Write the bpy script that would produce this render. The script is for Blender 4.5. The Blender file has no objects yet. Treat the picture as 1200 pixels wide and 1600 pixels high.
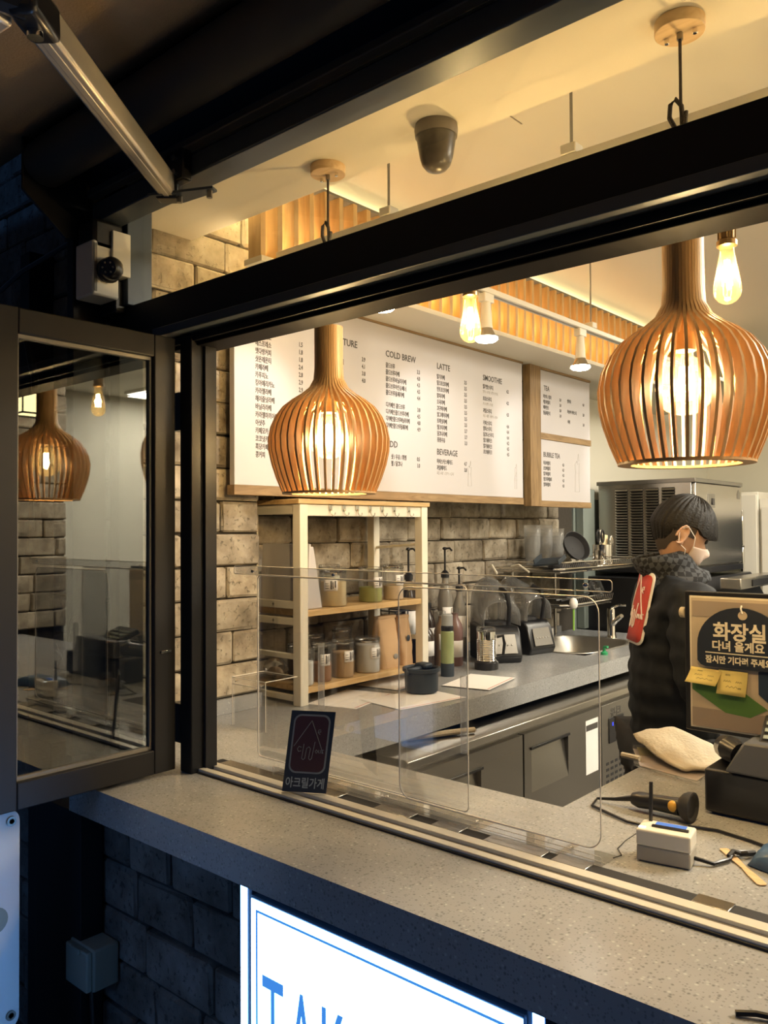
import bpy, bmesh, math, random
from mathutils import Vector, Matrix, noise
random.seed(7)
R = math.radians
COL = bpy.context.scene.collection

# ---------------------------------------------------------------- camera
def make_camera():
    f = 1288.0
    yaw, pit, roll = R(41.06), math.atan(26.5 / f), math.atan(.0058)
    F0 = Vector((-math.sin(yaw), math.cos(yaw), 0)); R0 = Vector((math.cos(yaw), math.sin(yaw), 0)); Z = Vector((0, 0, 1))
    F = F0 * math.cos(pit) + Z * math.sin(pit); U = -F0 * math.sin(pit) + Z * math.cos(pit)
    Rr = R0 * math.cos(roll) - U * math.sin(roll); Ur = U * math.cos(roll) + R0 * math.sin(roll)
    m = Matrix((Rr, Ur, -F)).transposed().to_4x4()
    m.translation = Vector((0, 0, 1.60))
    cd = bpy.data.cameras.new('camera'); c = bpy.data.objects.new('camera', cd); COL.objects.link(c)
    c.matrix_world = m
    cd.sensor_fit = 'VERTICAL'; cd.sensor_height = 36.0; cd.lens = 36.0 * f / 1600.0
    cd.clip_start = .02; cd.clip_end = 100
    bpy.context.scene.camera = c
make_camera()
sc = bpy.context.scene
sc.view_settings.view_transform = 'Standard'
sc.view_settings.look = 'None'
sc.view_settings.gamma = 1.0
sc.view_settings.use_curve_mapping = False
sc.view_settings.exposure = 0.75
sc.cycles.use_denoising = True
sc.cycles.max_bounces = 12
sc.cycles.transparent_max_bounces = 32
sc.cycles.sample_clamp_indirect = 6.0
sc.cycles.caustics_reflective = False
sc.cycles.caustics_refractive = False

# ---------------------------------------------------------------- world: night street
w = bpy.data.worlds.new('night'); sc.world = w; w.use_nodes = True
w.node_tree.nodes['Background'].inputs[0].default_value = (.10, .20, .42, 1)
w.node_tree.nodes['Background'].inputs[1].default_value = 0.05

# ---------------------------------------------------------------- lamps of the place and an added fill
def light(name, kind, loc, power, color, rot=(0, 0, 0), **kw):
    d = bpy.data.lights.new(name, kind); d.energy = power; d.color = color
    for k, v in kw.items(): setattr(d, k, v)
    o = bpy.data.objects.new(name, d); COL.objects.link(o); o.location = loc; o.rotation_euler = rot
    return o
WARM = (1, .80, .52); AMBER = (1, .77, .46); NEUT = (1, .90, .72)
LAMP_W, EDI_W, SPOT_W = 11.0, 4.5, 7.5
# the shop's ceiling panels further inside (their diffusers are built below)
light('panel_light', 'AREA', (0.45, 3.2, 2.755), 52, NEUT, shape='RECTANGLE', size=1.2, size_y=.6)
light('panel_light', 'AREA', (-0.45, 5.0, 2.755), 34, NEUT, shape='RECTANGLE', size=1.2, size_y=.3)
light('panel_light', 'AREA', (2.1, 4.2, 2.755), 30, NEUT, shape='RECTANGLE', size=1.2, size_y=.6)
# led strips hidden behind the slat screen (bottom) and on top of the soffit
light('led_strip_light', 'AREA', (-2.055, 3.35, 2.475), 9, AMBER, rot=(0, R(180 - 12), 0), shape='RECTANGLE', size=.03, size_y=3.3)
light('cove_light', 'AREA', (-2.16, 3.35, 2.762), 26, (1, .82, .46), rot=(0, R(180), 0), shape='RECTANGLE', size=.05, size_y=3.4)
# added blue fill from the street side, no real lamp there
light('blue_fill_light', 'AREA', (-.5, -5.5, 3.6), 26, (.15, .42, 1), rot=(R(70), 0, 0), shape='RECTANGLE', size=2.5, size_y=1.2)

# ---------------------------------------------------------------- materials
def nmat(name):
    m = bpy.data.materials.new(name); m.use_nodes = True
    return m, m.node_tree, m.node_tree.nodes['Principled BSDF']
def mat(name, col, rough=.5, metal=0.0, bump=0.0, bscale=60, var=0.0, vscale=8, emit=None, es=0, spec=None, coat=0, alpha=None, trans=0):
    m, nt, p = nmat(name)
    p.inputs['Base Color'].default_value = (*col, 1); p.inputs['Roughness'].default_value = rough; p.inputs['Metallic'].default_value = metal
    if spec is not None: p.inputs['Specular IOR Level'].default_value = spec
    if coat: p.inputs['Coat Weight'].default_value = coat; p.inputs['Coat Roughness'].default_value = .08
    if trans: p.inputs['Transmission Weight'].default_value = trans
    if emit: p.inputs['Emission Color'].default_value = (*emit, 1); p.inputs['Emission Strength'].default_value = es
    if bump or var:
        tc = nt.nodes.new('ShaderNodeTexCoord')
    if bump:
        n = nt.nodes.new('ShaderNodeTexNoise'); n.inputs['Scale'].default_value = bscale; n.inputs['Detail'].default_value = 5
        b = nt.nodes.new('ShaderNodeBump'); b.inputs['Strength'].default_value = bump; b.inputs['Distance'].default_value = .005
        nt.links.new(tc.outputs['Object'], n.inputs['Vector']); nt.links.new(n.outputs['Fac'], b.inputs['Height']); nt.links.new(b.outputs['Normal'], p.inputs['Normal'])
    if var:
        n = nt.nodes.new('ShaderNodeTexNoise'); n.inputs['Scale'].default_value = vscale; n.inputs['Detail'].default_value = 6
        mx = nt.nodes.new('ShaderNodeMix'); mx.data_type = 'RGBA'
        mx.inputs['A'].default_value = (*[c * (1 - var) for c in col], 1); mx.inputs['B'].default_value = (*[min(1, c * (1 + var)) for c in col], 1)
        nt.links.new(tc.outputs['Object'], n.inputs['Vector']); nt.links.new(n.outputs['Fac'], mx.inputs['Factor']); nt.links.new(mx.outputs['Result'], p.inputs['Base Color'])
    return m
def wood(name, c1, c2, axis='Z', rough=.5, scale=9, rnd=True):
    m, nt, p = nmat(name); N, L = nt.nodes, nt.links
    p.inputs['Roughness'].default_value = rough
    tc = N.new('ShaderNodeTexCoord'); mp = N.new('ShaderNodeMapping')
    s = {'X': (.12, 1, 1), 'Y': (1, .12, 1), 'Z': (1, 1, .12)}[axis]
    mp.inputs['Scale'].default_value = [v * scale for v in s]
    L.new(tc.outputs['Object'], mp.inputs['Vector'])
    if rnd:
        oi = N.new('ShaderNodeObjectInfo'); sc_ = N.new('ShaderNodeMath'); sc_.operation = 'MULTIPLY'; sc_.inputs[1].default_value = 37
        L.new(oi.outputs['Random'], sc_.inputs[0]); cb = N.new('ShaderNodeCombineXYZ')
        for i in range(3): L.new(sc_.outputs[0], cb.inputs[i])
        L.new(cb.outputs[0], mp.inputs['Location'])
    n = N.new('ShaderNodeTexNoise'); n.inputs['Scale'].default_value = 4; n.inputs['Detail'].default_value = 8; n.inputs['Distortion'].default_value = 1.6
    L.new(mp.outputs[0], n.inputs['Vector'])
    cr = N.new('ShaderNodeValToRGB'); cr.color_ramp.elements[0].position = .3; cr.color_ramp.elements[1].position = .72
    cr.color_ramp.elements[0].color = (*c1, 1); cr.color_ramp.elements[1].color = (*c2, 1)
    L.new(n.outputs['Fac'], cr.inputs[0]); L.new(cr.outputs[0], p.inputs['Base Color'])
    b = N.new('ShaderNodeBump'); b.inputs['Strength'].default_value = .12; b.inputs['Distance'].default_value = .003
    L.new(n.outputs['Fac'], b.inputs['Height']); L.new(b.outputs[0], p.inputs['Normal'])
    return m
def stone_mat(name, dark, mid, light_, bump=.6):
    m, nt, p = nmat(name); N, L = nt.nodes, nt.links
    p.inputs['Roughness'].default_value = .88; p.inputs['Specular IOR Level'].default_value = .25
    tc = N.new('ShaderNodeTexCoord'); oi = N.new('ShaderNodeObjectInfo')
    mu = N.new('ShaderNodeMath'); mu.operation = 'MULTIPLY'; mu.inputs[1].default_value = 53; L.new(oi.outputs['Random'], mu.inputs[0])
    cb = N.new('ShaderNodeCombineXYZ')
    for i in range(3): L.new(mu.outputs[0], cb.inputs[i])
    ad = N.new('ShaderNodeVectorMath'); ad.operation = 'ADD'; L.new(tc.outputs['Object'], ad.inputs[0]); L.new(cb.outputs[0], ad.inputs[1])
    n1 = N.new('ShaderNodeTexNoise'); n1.inputs['Scale'].default_value = 9; n1.inputs['Detail'].default_value = 7; n1.inputs['Roughness'].default_value = .6
    n2 = N.new('ShaderNodeTexNoise'); n2.inputs['Scale'].default_value = 55; n2.inputs['Detail'].default_value = 5; n2.inputs['Roughness'].default_value = .7
    L.new(ad.outputs[0], n1.inputs['Vector']); L.new(ad.outputs[0], n2.inputs['Vector'])
    cr = N.new('ShaderNodeValToRGB'); e = cr.color_ramp.elements
    e[0].position = .30; e[0].color = (*dark, 1); e[1].position = .70; e[1].color = (*light_, 1); k = e.new(.50); k.color = (*mid, 1)
    L.new(n1.outputs['Fac'], cr.inputs[0])
    pit = N.new('ShaderNodeValToRGB'); pit.color_ramp.elements[0].position = .30; pit.color_ramp.elements[1].position = .42
    L.new(n2.outputs['Fac'], pit.inputs[0])
    mx = N.new('ShaderNodeMix'); mx.data_type = 'RGBA'; mx.blend_type = 'MULTIPLY'; mx.inputs['Factor'].default_value = .34
    L.new(cr.outputs[0], mx.inputs['A']); L.new(pit.outputs[0], mx.inputs['B'])
    hs = N.new('ShaderNodeHueSaturation'); mr = N.new('ShaderNodeMapRange'); mr.inputs['To Min'].default_value = .74; mr.inputs['To Max'].default_value = 1.15
    L.new(oi.outputs['Random'], mr.inputs['Value']); L.new(mr.outputs[0], hs.inputs['Value']); L.new(mx.outputs['Result'], hs.inputs['Color']); L.new(hs.outputs[0], p.inputs['Base Color'])
    hsum = N.new('ShaderNodeMath'); hsum.operation = 'ADD'; L.new(n1.outputs['Fac'], hsum.inputs[0]); L.new(pit.outputs[0], hsum.inputs[1])
    b = N.new('ShaderNodeBump'); b.inputs['Strength'].default_value = bump; b.inputs['Distance'].default_value = .006
    L.new(hsum.outputs[0], b.inputs['Height']); L.new(b.outputs[0], p.inputs['Normal'])
    return m
def terrazzo(name, base, rough=.28):
    m, nt, p = nmat(name); N, L = nt.nodes, nt.links
    p.inputs['Roughness'].default_value = rough
    tc = N.new('ShaderNodeTexCoord')
    n0 = N.new('ShaderNodeTexNoise'); n0.inputs['Scale'].default_value = 6; n0.inputs['Detail'].default_value = 6; L.new(tc.outputs['Object'], n0.inputs['Vector'])
    c0 = N.new('ShaderNodeMix'); c0.data_type = 'RGBA'; c0.inputs['A'].default_value = (*[c * .80 for c in base], 1); c0.inputs['B'].default_value = (*[c * 1.18 for c in base], 1)
    L.new(n0.outputs['Fac'], c0.inputs['Factor']); prev = c0.outputs['Result']
    for scl, lo, hi, col, f in ((120, .12, .40, [c * .40 for c in base], .75), (95, .10, .34, [min(1, c * 1.7) for c in base], .6), (210, .15, .45, [c * .45 for c in base], .7)):
        v = N.new('ShaderNodeTexVoronoi'); v.inputs['Scale'].default_value = scl; L.new(tc.outputs['Object'], v.inputs['Vector'])
        r_ = N.new('ShaderNodeValToRGB'); r_.color_ramp.elements[0].position = lo; r_.color_ramp.elements[0].color = (f, f, f, 1)
        r_.color_ramp.elements[1].position = hi; r_.color_ramp.elements[1].color = (0, 0, 0, 1); L.new(v.outputs['Distance'], r_.inputs[0])
        # only some of the cells carry a chip
        g = N.new('ShaderNodeSeparateColor'); L.new(v.outputs['Color'], g.inputs[0])
        gt = N.new('ShaderNodeMath'); gt.operation = 'GREATER_THAN'; gt.inputs[1].default_value = .62; L.new(g.outputs[0], gt.inputs[0])
        mu = N.new('ShaderNodeMath'); mu.operation = 'MULTIPLY'; L.new(r_.outputs[0], mu.inputs[0]); L.new(gt.outputs[0], mu.inputs[1])
        mx = N.new('ShaderNodeMix'); mx.data_type = 'RGBA'; L.new(mu.outputs[0], mx.inputs['Factor']); L.new(prev, mx.inputs['A']); mx.inputs['B'].default_value = (*col, 1); prev = mx.outputs['Result']
    L.new(prev, p.inputs['Base Color'])
    return m
def glass(name, tint=(1, 1, 1), refl=1.0, base=0.0, rough=0.0):
    """thin clear sheet: see-through plus a fresnel mirror"""
    m = bpy.data.materials.new(name); m.use_nodes = True; nt = m.node_tree; N, L = nt.nodes, nt.links; N.clear()
    o = N.new('ShaderNodeOutputMaterial'); t = N.new('ShaderNodeBsdfTransparent'); t.inputs[0].default_value = (*tint, 1)
    g = N.new('ShaderNodeBsdfGlossy'); g.inputs['Roughness'].default_value = rough
    fr = N.new('ShaderNodeFresnel'); fr.inputs[0].default_value = 1.5
    ma = N.new('ShaderNodeMath'); ma.operation = 'MULTIPLY_ADD'; ma.inputs[1].default_value = refl; ma.inputs[2].default_value = base; ma.use_clamp = True
    mx = N.new('ShaderNodeMixShader'); L.new(fr.outputs[0], ma.inputs[0]); L.new(ma.outputs[0], mx.inputs[0]); L.new(t.outputs[0], mx.inputs[1]); L.new(g.outputs[0], mx.inputs[2]); L.new(mx.outputs[0], o.inputs[0])
    return m
def hazy(name, tint, haze, col=(.85, .85, .83), refl=.7):
    m = glass(name, tint, refl); nt = m.node_tree; N, L = nt.nodes, nt.links
    o = [n for n in N if n.type == 'OUTPUT_MATERIAL'][0]; src = o.inputs[0].links[0].from_socket
    d = N.new('ShaderNodeBsdfDiffuse'); d.inputs[0].default_value = (*col, 1); t = N.new('ShaderNodeBsdfTranslucent'); t.inputs[0].default_value = (*col, 1)
    a = N.new('ShaderNodeMixShader'); L.new(d.outputs[0], a.inputs[1]); L.new(t.outputs[0], a.inputs[2])
    b = N.new('ShaderNodeMixShader'); b.inputs[0].default_value = haze; L.new(src, b.inputs[1]); L.new(a.outputs[0], b.inputs[2]); L.new(b.outputs[0], o.inputs[0])
    return m
def emis(name, col, s):
    m = bpy.data.materials.new(name); m.use_nodes = True; nt = m.node_tree; N, L = nt.nodes, nt.links; N.clear()
    o = N.new('ShaderNodeOutputMaterial'); e = N.new('ShaderNodeEmission'); e.inputs[0].default_value = (*col, 1); e.inputs[1].default_value = s; L.new(e.outputs[0], o.inputs[0])
    return m
def checker(name, c1, c2, scale):
    m, nt, p = nmat(name); N, L = nt.nodes, nt.links
    tc = N.new('ShaderNodeTexCoord'); mp = N.new('ShaderNodeMapping'); mp.inputs['Rotation'].default_value = (.5, .3, .4); ck = N.new('ShaderNodeTexChecker'); ck.inputs['Scale'].default_value = scale
    nz = N.new('ShaderNodeTexNoise'); nz.inputs['Scale'].default_value = 14; ad = N.new('ShaderNodeVectorMath'); ad.operation = 'MULTIPLY_ADD'; ad.inputs[1].default_value = (.03, .03, .03)
    L.new(tc.outputs['Object'], nz.inputs['Vector']); L.new(nz.outputs['Color'], ad.inputs[0]); L.new(tc.outputs['Object'], ad.inputs[2]); L.new(ad.outputs[0], mp.inputs['Vector'])
    L.new(mp.outputs[0], ck.inputs['Vector']); ck.inputs['Color1'].default_value = (*c1, 1); ck.inputs['Color2'].default_value = (*c2, 1); L.new(ck.outputs[0], p.inputs['Base Color'])
    p.inputs['Roughness'].default_value = .95
    return m

M = {}
M['stone'] = stone_mat('stone_block', (.16, .13, .095), (.36, .31, .235), (.56, .50, .40), .7)
M['stone_shade'] = stone_mat('shaded_stone_block', (.07, .065, .06), (.13, .125, .12), (.20, .20, .20), .8)  # same stone as inside, recess shade put into a darker colour
M['mortar'] = mat('mortar', (.05, .042, .032), .95, bump=.4)
M['terrazzo'] = terrazzo('grey_terrazzo', (.33, .335, .34), .22)
M['cream'] = mat('cream_paint', (.78, .73, .60), .75, bump=.05, bscale=120)
M['creamwall'] = mat('cream_wall_paint', (.74, .71, .60), .7, bump=.05, bscale=90)
M['ceil'] = mat('ceiling_paint', (.80, .75, .62), .8, bump=.04, bscale=50)
M['floor'] = mat('dark_floor_tile', (.11, .10, .09), .5, var=.2)
M['black'] = mat('black_frame', (.008, .009, .012), .5, bump=.03, bscale=30, spec=.25)
M['blackbrush'] = mat('black_anodised_frame', (.022, .022, .024), .5, bump=.03, bscale=200, spec=.2)
M['alu'] = mat('pale_aluminium', (.80, .76, .66), .35, metal=.35)
M['alugrey'] = mat('grey_gasket', (.22, .21, .19), .5)
M['armalu'] = mat('brushed_arm_aluminium', (.62, .56, .46), .34, metal=.55, bump=.04, bscale=90)
M['rail'] = mat('grey_blue_rail', (.06, .075, .095), .38, metal=.35)
M['fabric'] = mat('brown_awning_fabric', (.46, .33, .20), .95, bump=.5, bscale=140)
M['roller'] = mat('dark_roller', (.03, .03, .032), .6)
M['slat'] = wood('pine_slat', (.58, .37, .15), (.78, .55, .26), 'Z', .5, 8)
M['slatback'] = wood('pine_backing', (.34, .20, .08), (.50, .31, .13), 'Z', .6, 4)
M['oak'] = wood('oak_frame', (.21, .13, .055), (.38, .25, .12), 'Y', .55, 10)
M['oakz'] = wood('oak_frame_upright', (.18, .11, .045), (.34, .22, .10), 'Z', .55, 10)
M['shelfwood'] = wood('shelf_plywood', (.50, .32, .13), (.70, .49, .24), 'Y', .45, 8)
M['lampwood'] = wood('lamp_veneer', (.46, .275, .12), (.60, .385, .19), 'Z', .42, 12)
M['canopywood'] = wood('canopy_wood', (.62, .42, .22), (.78, .58, .34), 'X', .5, 10)
M['board'] = mat('white_menu_board', (.56, .54, .55), .42)
M['ink'] = mat('menu_ink', (.07, .065, .06), .6)
M['inkpale'] = mat('pale_menu_ink', (.52, .50, .48), .7)
M['white'] = mat('white_powder_coat', (.78, .74, .63), .4)
M['whitep'] = mat('white_plastic', (.74, .71, .63), .38)
M['steel'] = mat('brushed_steel', (.50, .475, .43), .26, metal=1.0, bump=.03, bscale=160)
M['steeld'] = mat('dark_brushed_steel', (.30, .285, .26), .30, metal=.9, bump=.03, bscale=160)
M['chrome'] = mat('chrome', (.80, .78, .74), .10, metal=1)
M['bronze'] = mat('aged_brass', (.30, .20, .10), .32, metal=.9)
M['blackp'] = mat('black_plastic', (.014, .014, .016), .28)
M['blackm'] = mat('matte_black_rubber', (.018, .018, .02), .7)
M['navyb'] = mat('dark_slate_plastic', (.020, .030, .042), .5)
M['paper'] = mat('white_paper', (.86, .84, .82), .7)
M['pink'] = mat('pink_print', (.62, .34, .31), .7)
M['kraft'] = mat('kraft_paper', (.50, .33, .18), .8, bump=.3, bscale=12, var=.12)
M['cord'] = mat('braided_cord', (.085, .07, .058), .85, bump=.8, bscale=420, var=.5, vscale=260)
M['socketwood'] = wood('socket_wood', (.34, .22, .12), (.46, .31, .18), 'Z', .5, 14)
M['bulb'] = hazy('amber_bulb_glass', (1, .93, .74), .045, (1, .78, .42), .5)
M['filament'] = emis('glowing_filament', (1, .62, .25), 160)
M['spotface'] = emis('spot_bulb_face', (1, .90, .74), 30)
M['panelface'] = emis('panel_diffuser', (1, .90, .74), 6)
M['paneglass'] = glass('panel_window_glass', (.62, .66, .66), 1.7, .10)
M['transglass'] = glass('transom_glass', (.96, .965, .95), .12, .0)
M['acrylic'] = glass('clear_acrylic', (.992, .993, .995), .45, .0)
M['acrylglint'] = mat('pale_acrylic_glint', (.86, .82, .74), .25)  # edge glint of the acrylic put into a pale opaque colour
M['jar'] = hazy('clear_jar_plastic', (.99, .99, .985), .03, refl=.7)
M['hood'] = hazy('clear_blender_hood', (.96, .96, .97), .10, refl=.9)
M['cup'] = hazy('clear_cup_plastic', (.97, .97, .97), .22, refl=.6)
M['dark_liquid'] = mat('dark_syrup', (.035, .022, .015), .2)
M['lens'] = mat('camera_lens_glass', (.01, .01, .012), .05)
M['signpanel'] = emis('lit_sign_panel', (.20, .48, 1), 8.5)
M['signblue'] = emis('lit_blue_letters', (.035, .17, .52), .9)
M['signbody'] = mat('sign_case', (.06, .10, .16), .5)
M['navysign'] = mat('navy_sign', (.014, .020, .034), .45)
M['signtext'] = mat('cream_letters', (.72, .66, .52), .6)
M['sticky'] = mat('yellow_sticky_note', (.78, .64, .22), .7)
M['green'] = mat('green_print', (.085, .20, .045), .6)
M['navyprint'] = mat('navy_print', (.012, .03, .065), .6)
M['poster'] = mat('poster_paper', (.50, .42, .31), .6)
M['posterband'] = mat('poster_band', (.33, .27, .22), .6)
M['skin'] = mat('skin', (.55, .33, .22), .5)
M['ear'] = M['skin']
M['hair'] = mat('black_hair', (.007, .006, .0055), .55, bump=.5, bscale=160, spec=.3)
M['jacket'] = mat('black_jacket', (.008, .010, .014), .7, bump=.5, bscale=16, spec=.3)
M['sleeve'] = mat('black_padded_sleeve', (.010, .011, .013), .55, bump=.5, bscale=14)
M['mask'] = mat('pale_pink_mask', (.66, .53, .46), .75)
M['check'] = checker('checked_fleece', (.012, .013, .016), (.055, .06, .07), 60)
M['red'] = mat('red_badge', (.50, .055, .045), .6)
M['towel'] = mat('beige_towel', (.50, .43, .31), .9, bump=.6, bscale=120)
M['banner'] = mat('white_banner', (.62, .66, .70), .5)
M['plugbox'] = mat('grey_green_box', (.22, .26, .24), .5)
M['bluebag'] = mat('blue_foil', (.06, .12, .22), .35)
M['stick'] = wood('stirrer_wood', (.52, .34, .17), (.68, .48, .27), 'X', .6, 20)
M['screen'] = emis('small_lcd', (.16, .28, .62), .7)
M['ledblue'] = emis('blue_digits', (.03, .05, 1), 2.5)
M['ledwhite'] = emis('status_led', (.8, .9, 1), 4)

# ---------------------------------------------------------------- mesh tools
OFF = {}
class MB:
    def __init__(s): s.bm = bmesh.new()
    def box(s, x0, x1, y0, y1, z0, z1, m=None):
        vs = [s.bm.verts.new((m @ Vector(c)) if m else c) for c in ((x0, y0, z0), (x1, y0, z0), (x1, y1, z0), (x0, y1, z0), (x0, y0, z1), (x1, y0, z1), (x1, y1, z1), (x0, y1, z1))]
        for f in ((3, 2, 1, 0), (4, 5, 6, 7), (0, 1, 5, 4), (1, 2, 6, 5), (2, 3, 7, 6), (3, 0, 4, 7)): s.bm.faces.new([vs[i] for i in f])
        return s
    def obox(s, c, size, m):          # oriented box round the centre c
        a, b, d = [v / 2 for v in size]
        return s.box(-a, a, -b, b, -d, d, Matrix.Translation(c) @ m.to_4x4())
    def ringloft(s, rings, cap=True, closed=False):
        vr = [[s.bm.verts.new(p) for p in r_] for r_ in rings]
        n = len(vr[0]); k = len(vr)
        for i in range(k if closed else k - 1):
            a, b = vr[i], vr[(i + 1) % k]
            for j in range(n): s.bm.faces.new((a[j], a[(j + 1) % n], b[(j + 1) % n], b[j]))
        if cap and not closed:
            s.bm.faces.new(vr[0][::-1]); s.bm.faces.new(vr[-1])
        return s
    def lathe(s, prof, c=(0, 0, 0), n=24, m=None, cap=True):
        c = Vector(c); rings = []
        for r_, z in prof:
            rings.append([(m @ Vector((r_ * math.cos(2 * math.pi * j / n), r_ * math.sin(2 * math.pi * j / n), z)) if m else Vector((r_ * math.cos(2 * math.pi * j / n), r_ * math.sin(2 * math.pi * j / n), z))) + c for j in range(n)])
        return s.ringloft(rings, cap)
    def cyl(s, p0, p1, r0, r1=None, n=14):
        p0, p1 = Vector(p0), Vector(p1); d = p1 - p0
        q = d.to_track_quat('Z', 'Y').to_matrix()
        return s.lathe([(r0, 0), (r1 if r1 is not None else r0, d.length)], p0, n, q)
    def tube(s, pts, r, n=8, closed=False):
        pts = [Vector(p) for p in pts]; rings = []; k = len(pts); up = None
        for i, p in enumerate(pts):
            a = pts[(i - 1) % k] if closed or i > 0 else p; b = pts[(i + 1) % k] if closed or i < k - 1 else p
            t = (b - a).normalized()
            if up is None:
                up = Vector((0, 0, 1)) if abs(t.z) < .9 else Vector((1, 0, 0))
            u = (up - t * up.dot(t)).normalized(); up = u; v = t.cross(u)
            rr = r[i] if isinstance(r, (list, tuple)) else r
            rings.append([p + (u * math.cos(2 * math.pi * j / n) + v * math.sin(2 * math.pi * j / n)) * rr for j in range(n)])
        return s.ringloft(rings, True, closed)
    def sphere(s, c, r, m=None, u=16, v=10):
        c = Vector(c); rx, ry, rz = (r, r, r) if not isinstance(r, (tuple, list)) else r
        rings = []
        for i in range(v + 1):
            th = math.pi * max(.02, min(v - .02, i)) / v
            rings.append([(m @ Vector((rx * math.sin(th) * math.cos(2 * math.pi * j / u), ry * math.sin(th) * math.sin(2 * math.pi * j / u), -rz * math.cos(th))) if m else Vector((rx * math.sin(th) * math.cos(2 * math.pi * j / u), ry * math.sin(th) * math.sin(2 * math.pi * j / u), -rz * math.cos(th)))) + c for j in range(u)])
        return s.ringloft(rings)
    def prism(s, pts, off):
        off = Vector(off); a = [s.bm.verts.new(p) for p in pts]; b = [s.bm.verts.new(Vector(p) + off) for p in pts]; n = len(pts)
        s.bm.faces.new(a[::-1]); s.bm.faces.new(b)
        for j in range(n): s.bm.faces.new((a[j], a[(j + 1) % n], b[(j + 1) % n], b[j]))
        return s
    def grid(s, fn, nu, nv):
        g = [[s.bm.verts.new(fn(i / nu, j / nv)) for j in range(nv + 1)] for i in range(nu + 1)]
        for i in range(nu):
            for j in range(nv): s.bm.faces.new((g[i][j], g[i + 1][j], g[i + 1][j + 1], g[i][j + 1]))
        return s
    def build(s, name, m, parent=None, bevel=0, seg=2, smooth=30, origin=None, solid=0):
        bmesh.ops.recalc_face_normals(s.bm, faces=s.bm.faces)
        me = bpy.data.meshes.new(name); 
        if parent is not None: o0 = OFF[parent.name]
        elif origin is not None: o0 = Vector(origin)
        else:
            xs = [v.co for v in s.bm.verts]
            o0 = Vector(((min(p.x for p in xs) + max(p.x for p in xs)) / 2, (min(p.y for p in xs) + max(p.y for p in xs)) / 2, min(p.z for p in xs)))
        bmesh.ops.translate(s.bm, verts=s.bm.verts, vec=-o0)
        s.bm.to_mesh(me); s.bm.free()
        me.materials.append(m)
        for p in me.polygons: p.use_smooth = True
        me.set_sharp_from_angle(angle=R(smooth))
        o = bpy.data.objects.new(name, me); COL.objects.link(o)
        if parent is not None: o.parent = parent
        else: o.location = o0
        OFF[o.name] = o0.copy()
        if solid:
            md = o.modifiers.new('solidify', 'SOLIDIFY'); md.thickness = solid; md.offset = 0
        if bevel:
            b = o.modifiers.new('bevel', 'BEVEL'); b.width = bevel; b.segments = seg; b.limit_method = 'ANGLE'; b.angle_limit = R(40)
        return o
def tag(o, label, cat, group=None, kind=None):
    if label: o['label'] = label
    if cat: o['category'] = cat
    if group: o['group'] = group
    if kind: o['kind'] = kind
    return o
def root(name, loc, label, cat, group=None):
    o = bpy.data.objects.new(name, None); COL.objects.link(o); o.location = loc; o.empty_display_size = .05
    OFF[o.name] = Vector(loc)
    return tag(o, label, cat, group)
def struct(o): o['kind'] = 'structure'; return o
def copy_tree(o, loc, label=None, rotz=None, parent=None):
    c = o.copy(); COL.objects.link(c); OFF[c.name] = Vector(loc) if loc is not None else OFF[o.name]
    if parent is None:
        c.location = loc
        if rotz is not None: c.rotation_euler.z = rotz
        if label: c['label'] = label
    else: c.parent = parent
    for ch in list(o.children): copy_tree(ch, None, parent=c)
    return c
def box(name, x0, x1, y0, y1, z0, z1, m, parent=None, bevel=.002, **kw):
    return MB().box(x0, x1, y0, y1, z0, z1).build(name, m, parent, bevel, **kw)
def text(name, body, loc, size, m, parent, rot, sx=1.0, depth=.0005, align='LEFT', bold=0, spacing=1.0, face=1):
    cu = bpy.data.curves.new(name, 'FONT'); cu.body = body; cu.size = size; cu.align_x = align; cu.extrude = depth; cu.offset = bold; cu.space_character = spacing
    cu.resolution_u = 2
    t = bpy.data.objects.new(name, cu); COL.objects.link(t)
    me = bpy.data.meshes.new_from_object(t)
    bpy.data.objects.remove(t); me.name = name
    me.materials.clear(); me.materials.append(m)
    mt = Matrix.Translation(Vector(loc)) @ rot.to_matrix().to_4x4() @ Matrix.Diagonal((sx, 1, 1, 1))
    me.transform(mt)
    return me
def join_meshes(name, mats_meshes, m, parent):
    bm = bmesh.new()
    for me in mats_meshes: bm.from_mesh(me); bpy.data.meshes.remove(me)
    o0 = OFF[parent.name]; bmesh.ops.translate(bm, verts=bm.verts, vec=-o0)
    me = bpy.data.meshes.new(name); bm.to_mesh(me); bm.free(); me.materials.append(m)
    o = bpy.data.objects.new(name, me); COL.objects.link(o); o.parent = parent; OFF[o.name] = o0.copy()
    return o
from mathutils import Euler
RX = Euler((R(90), 0, R(90)))      # writing that faces +x
RY = Euler((R(90), 0, 0))          # writing that faces the street (-y)

# ================================================================ THE SETTING
CZ = .98                                   # worktop height
struct(box('floor', -3.2, 3.4, -3.0, 7.1, -.1, 0, M['floor'], bevel=0))
wl = struct(box('wall_left', -2.70, -2.495, 1.90, 7.0, 0, 2.95, M['creamwall'], bevel=0))
bm_ = struct(box('wall_left_stone_backing', -2.494, -2.47, 1.90, 4.60, .9, 2.46, M['mortar'], bevel=0)); bm_.name = 'trim_9'
wp = struct(box('wall_left_pier', -2.75, -2.27, 1.335, 1.915, 0, 2.80, M['mortar'], bevel=0)); wp.name = 'wall_front'; OFF['wall_front'] = OFF['wall_left_pier']; OFF['trim_9'] = OFF['wall_left_stone_backing']
struct(box('wall_back', -2.7, 3.4, 7.0, 7.1, 0, 2.95, M['creamwall'], bevel=0))
struct(box('wall_right', 3.0, 3.1, 1.2, 7.0, 0, 2.95, M['creamwall'], bevel=0))
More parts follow.
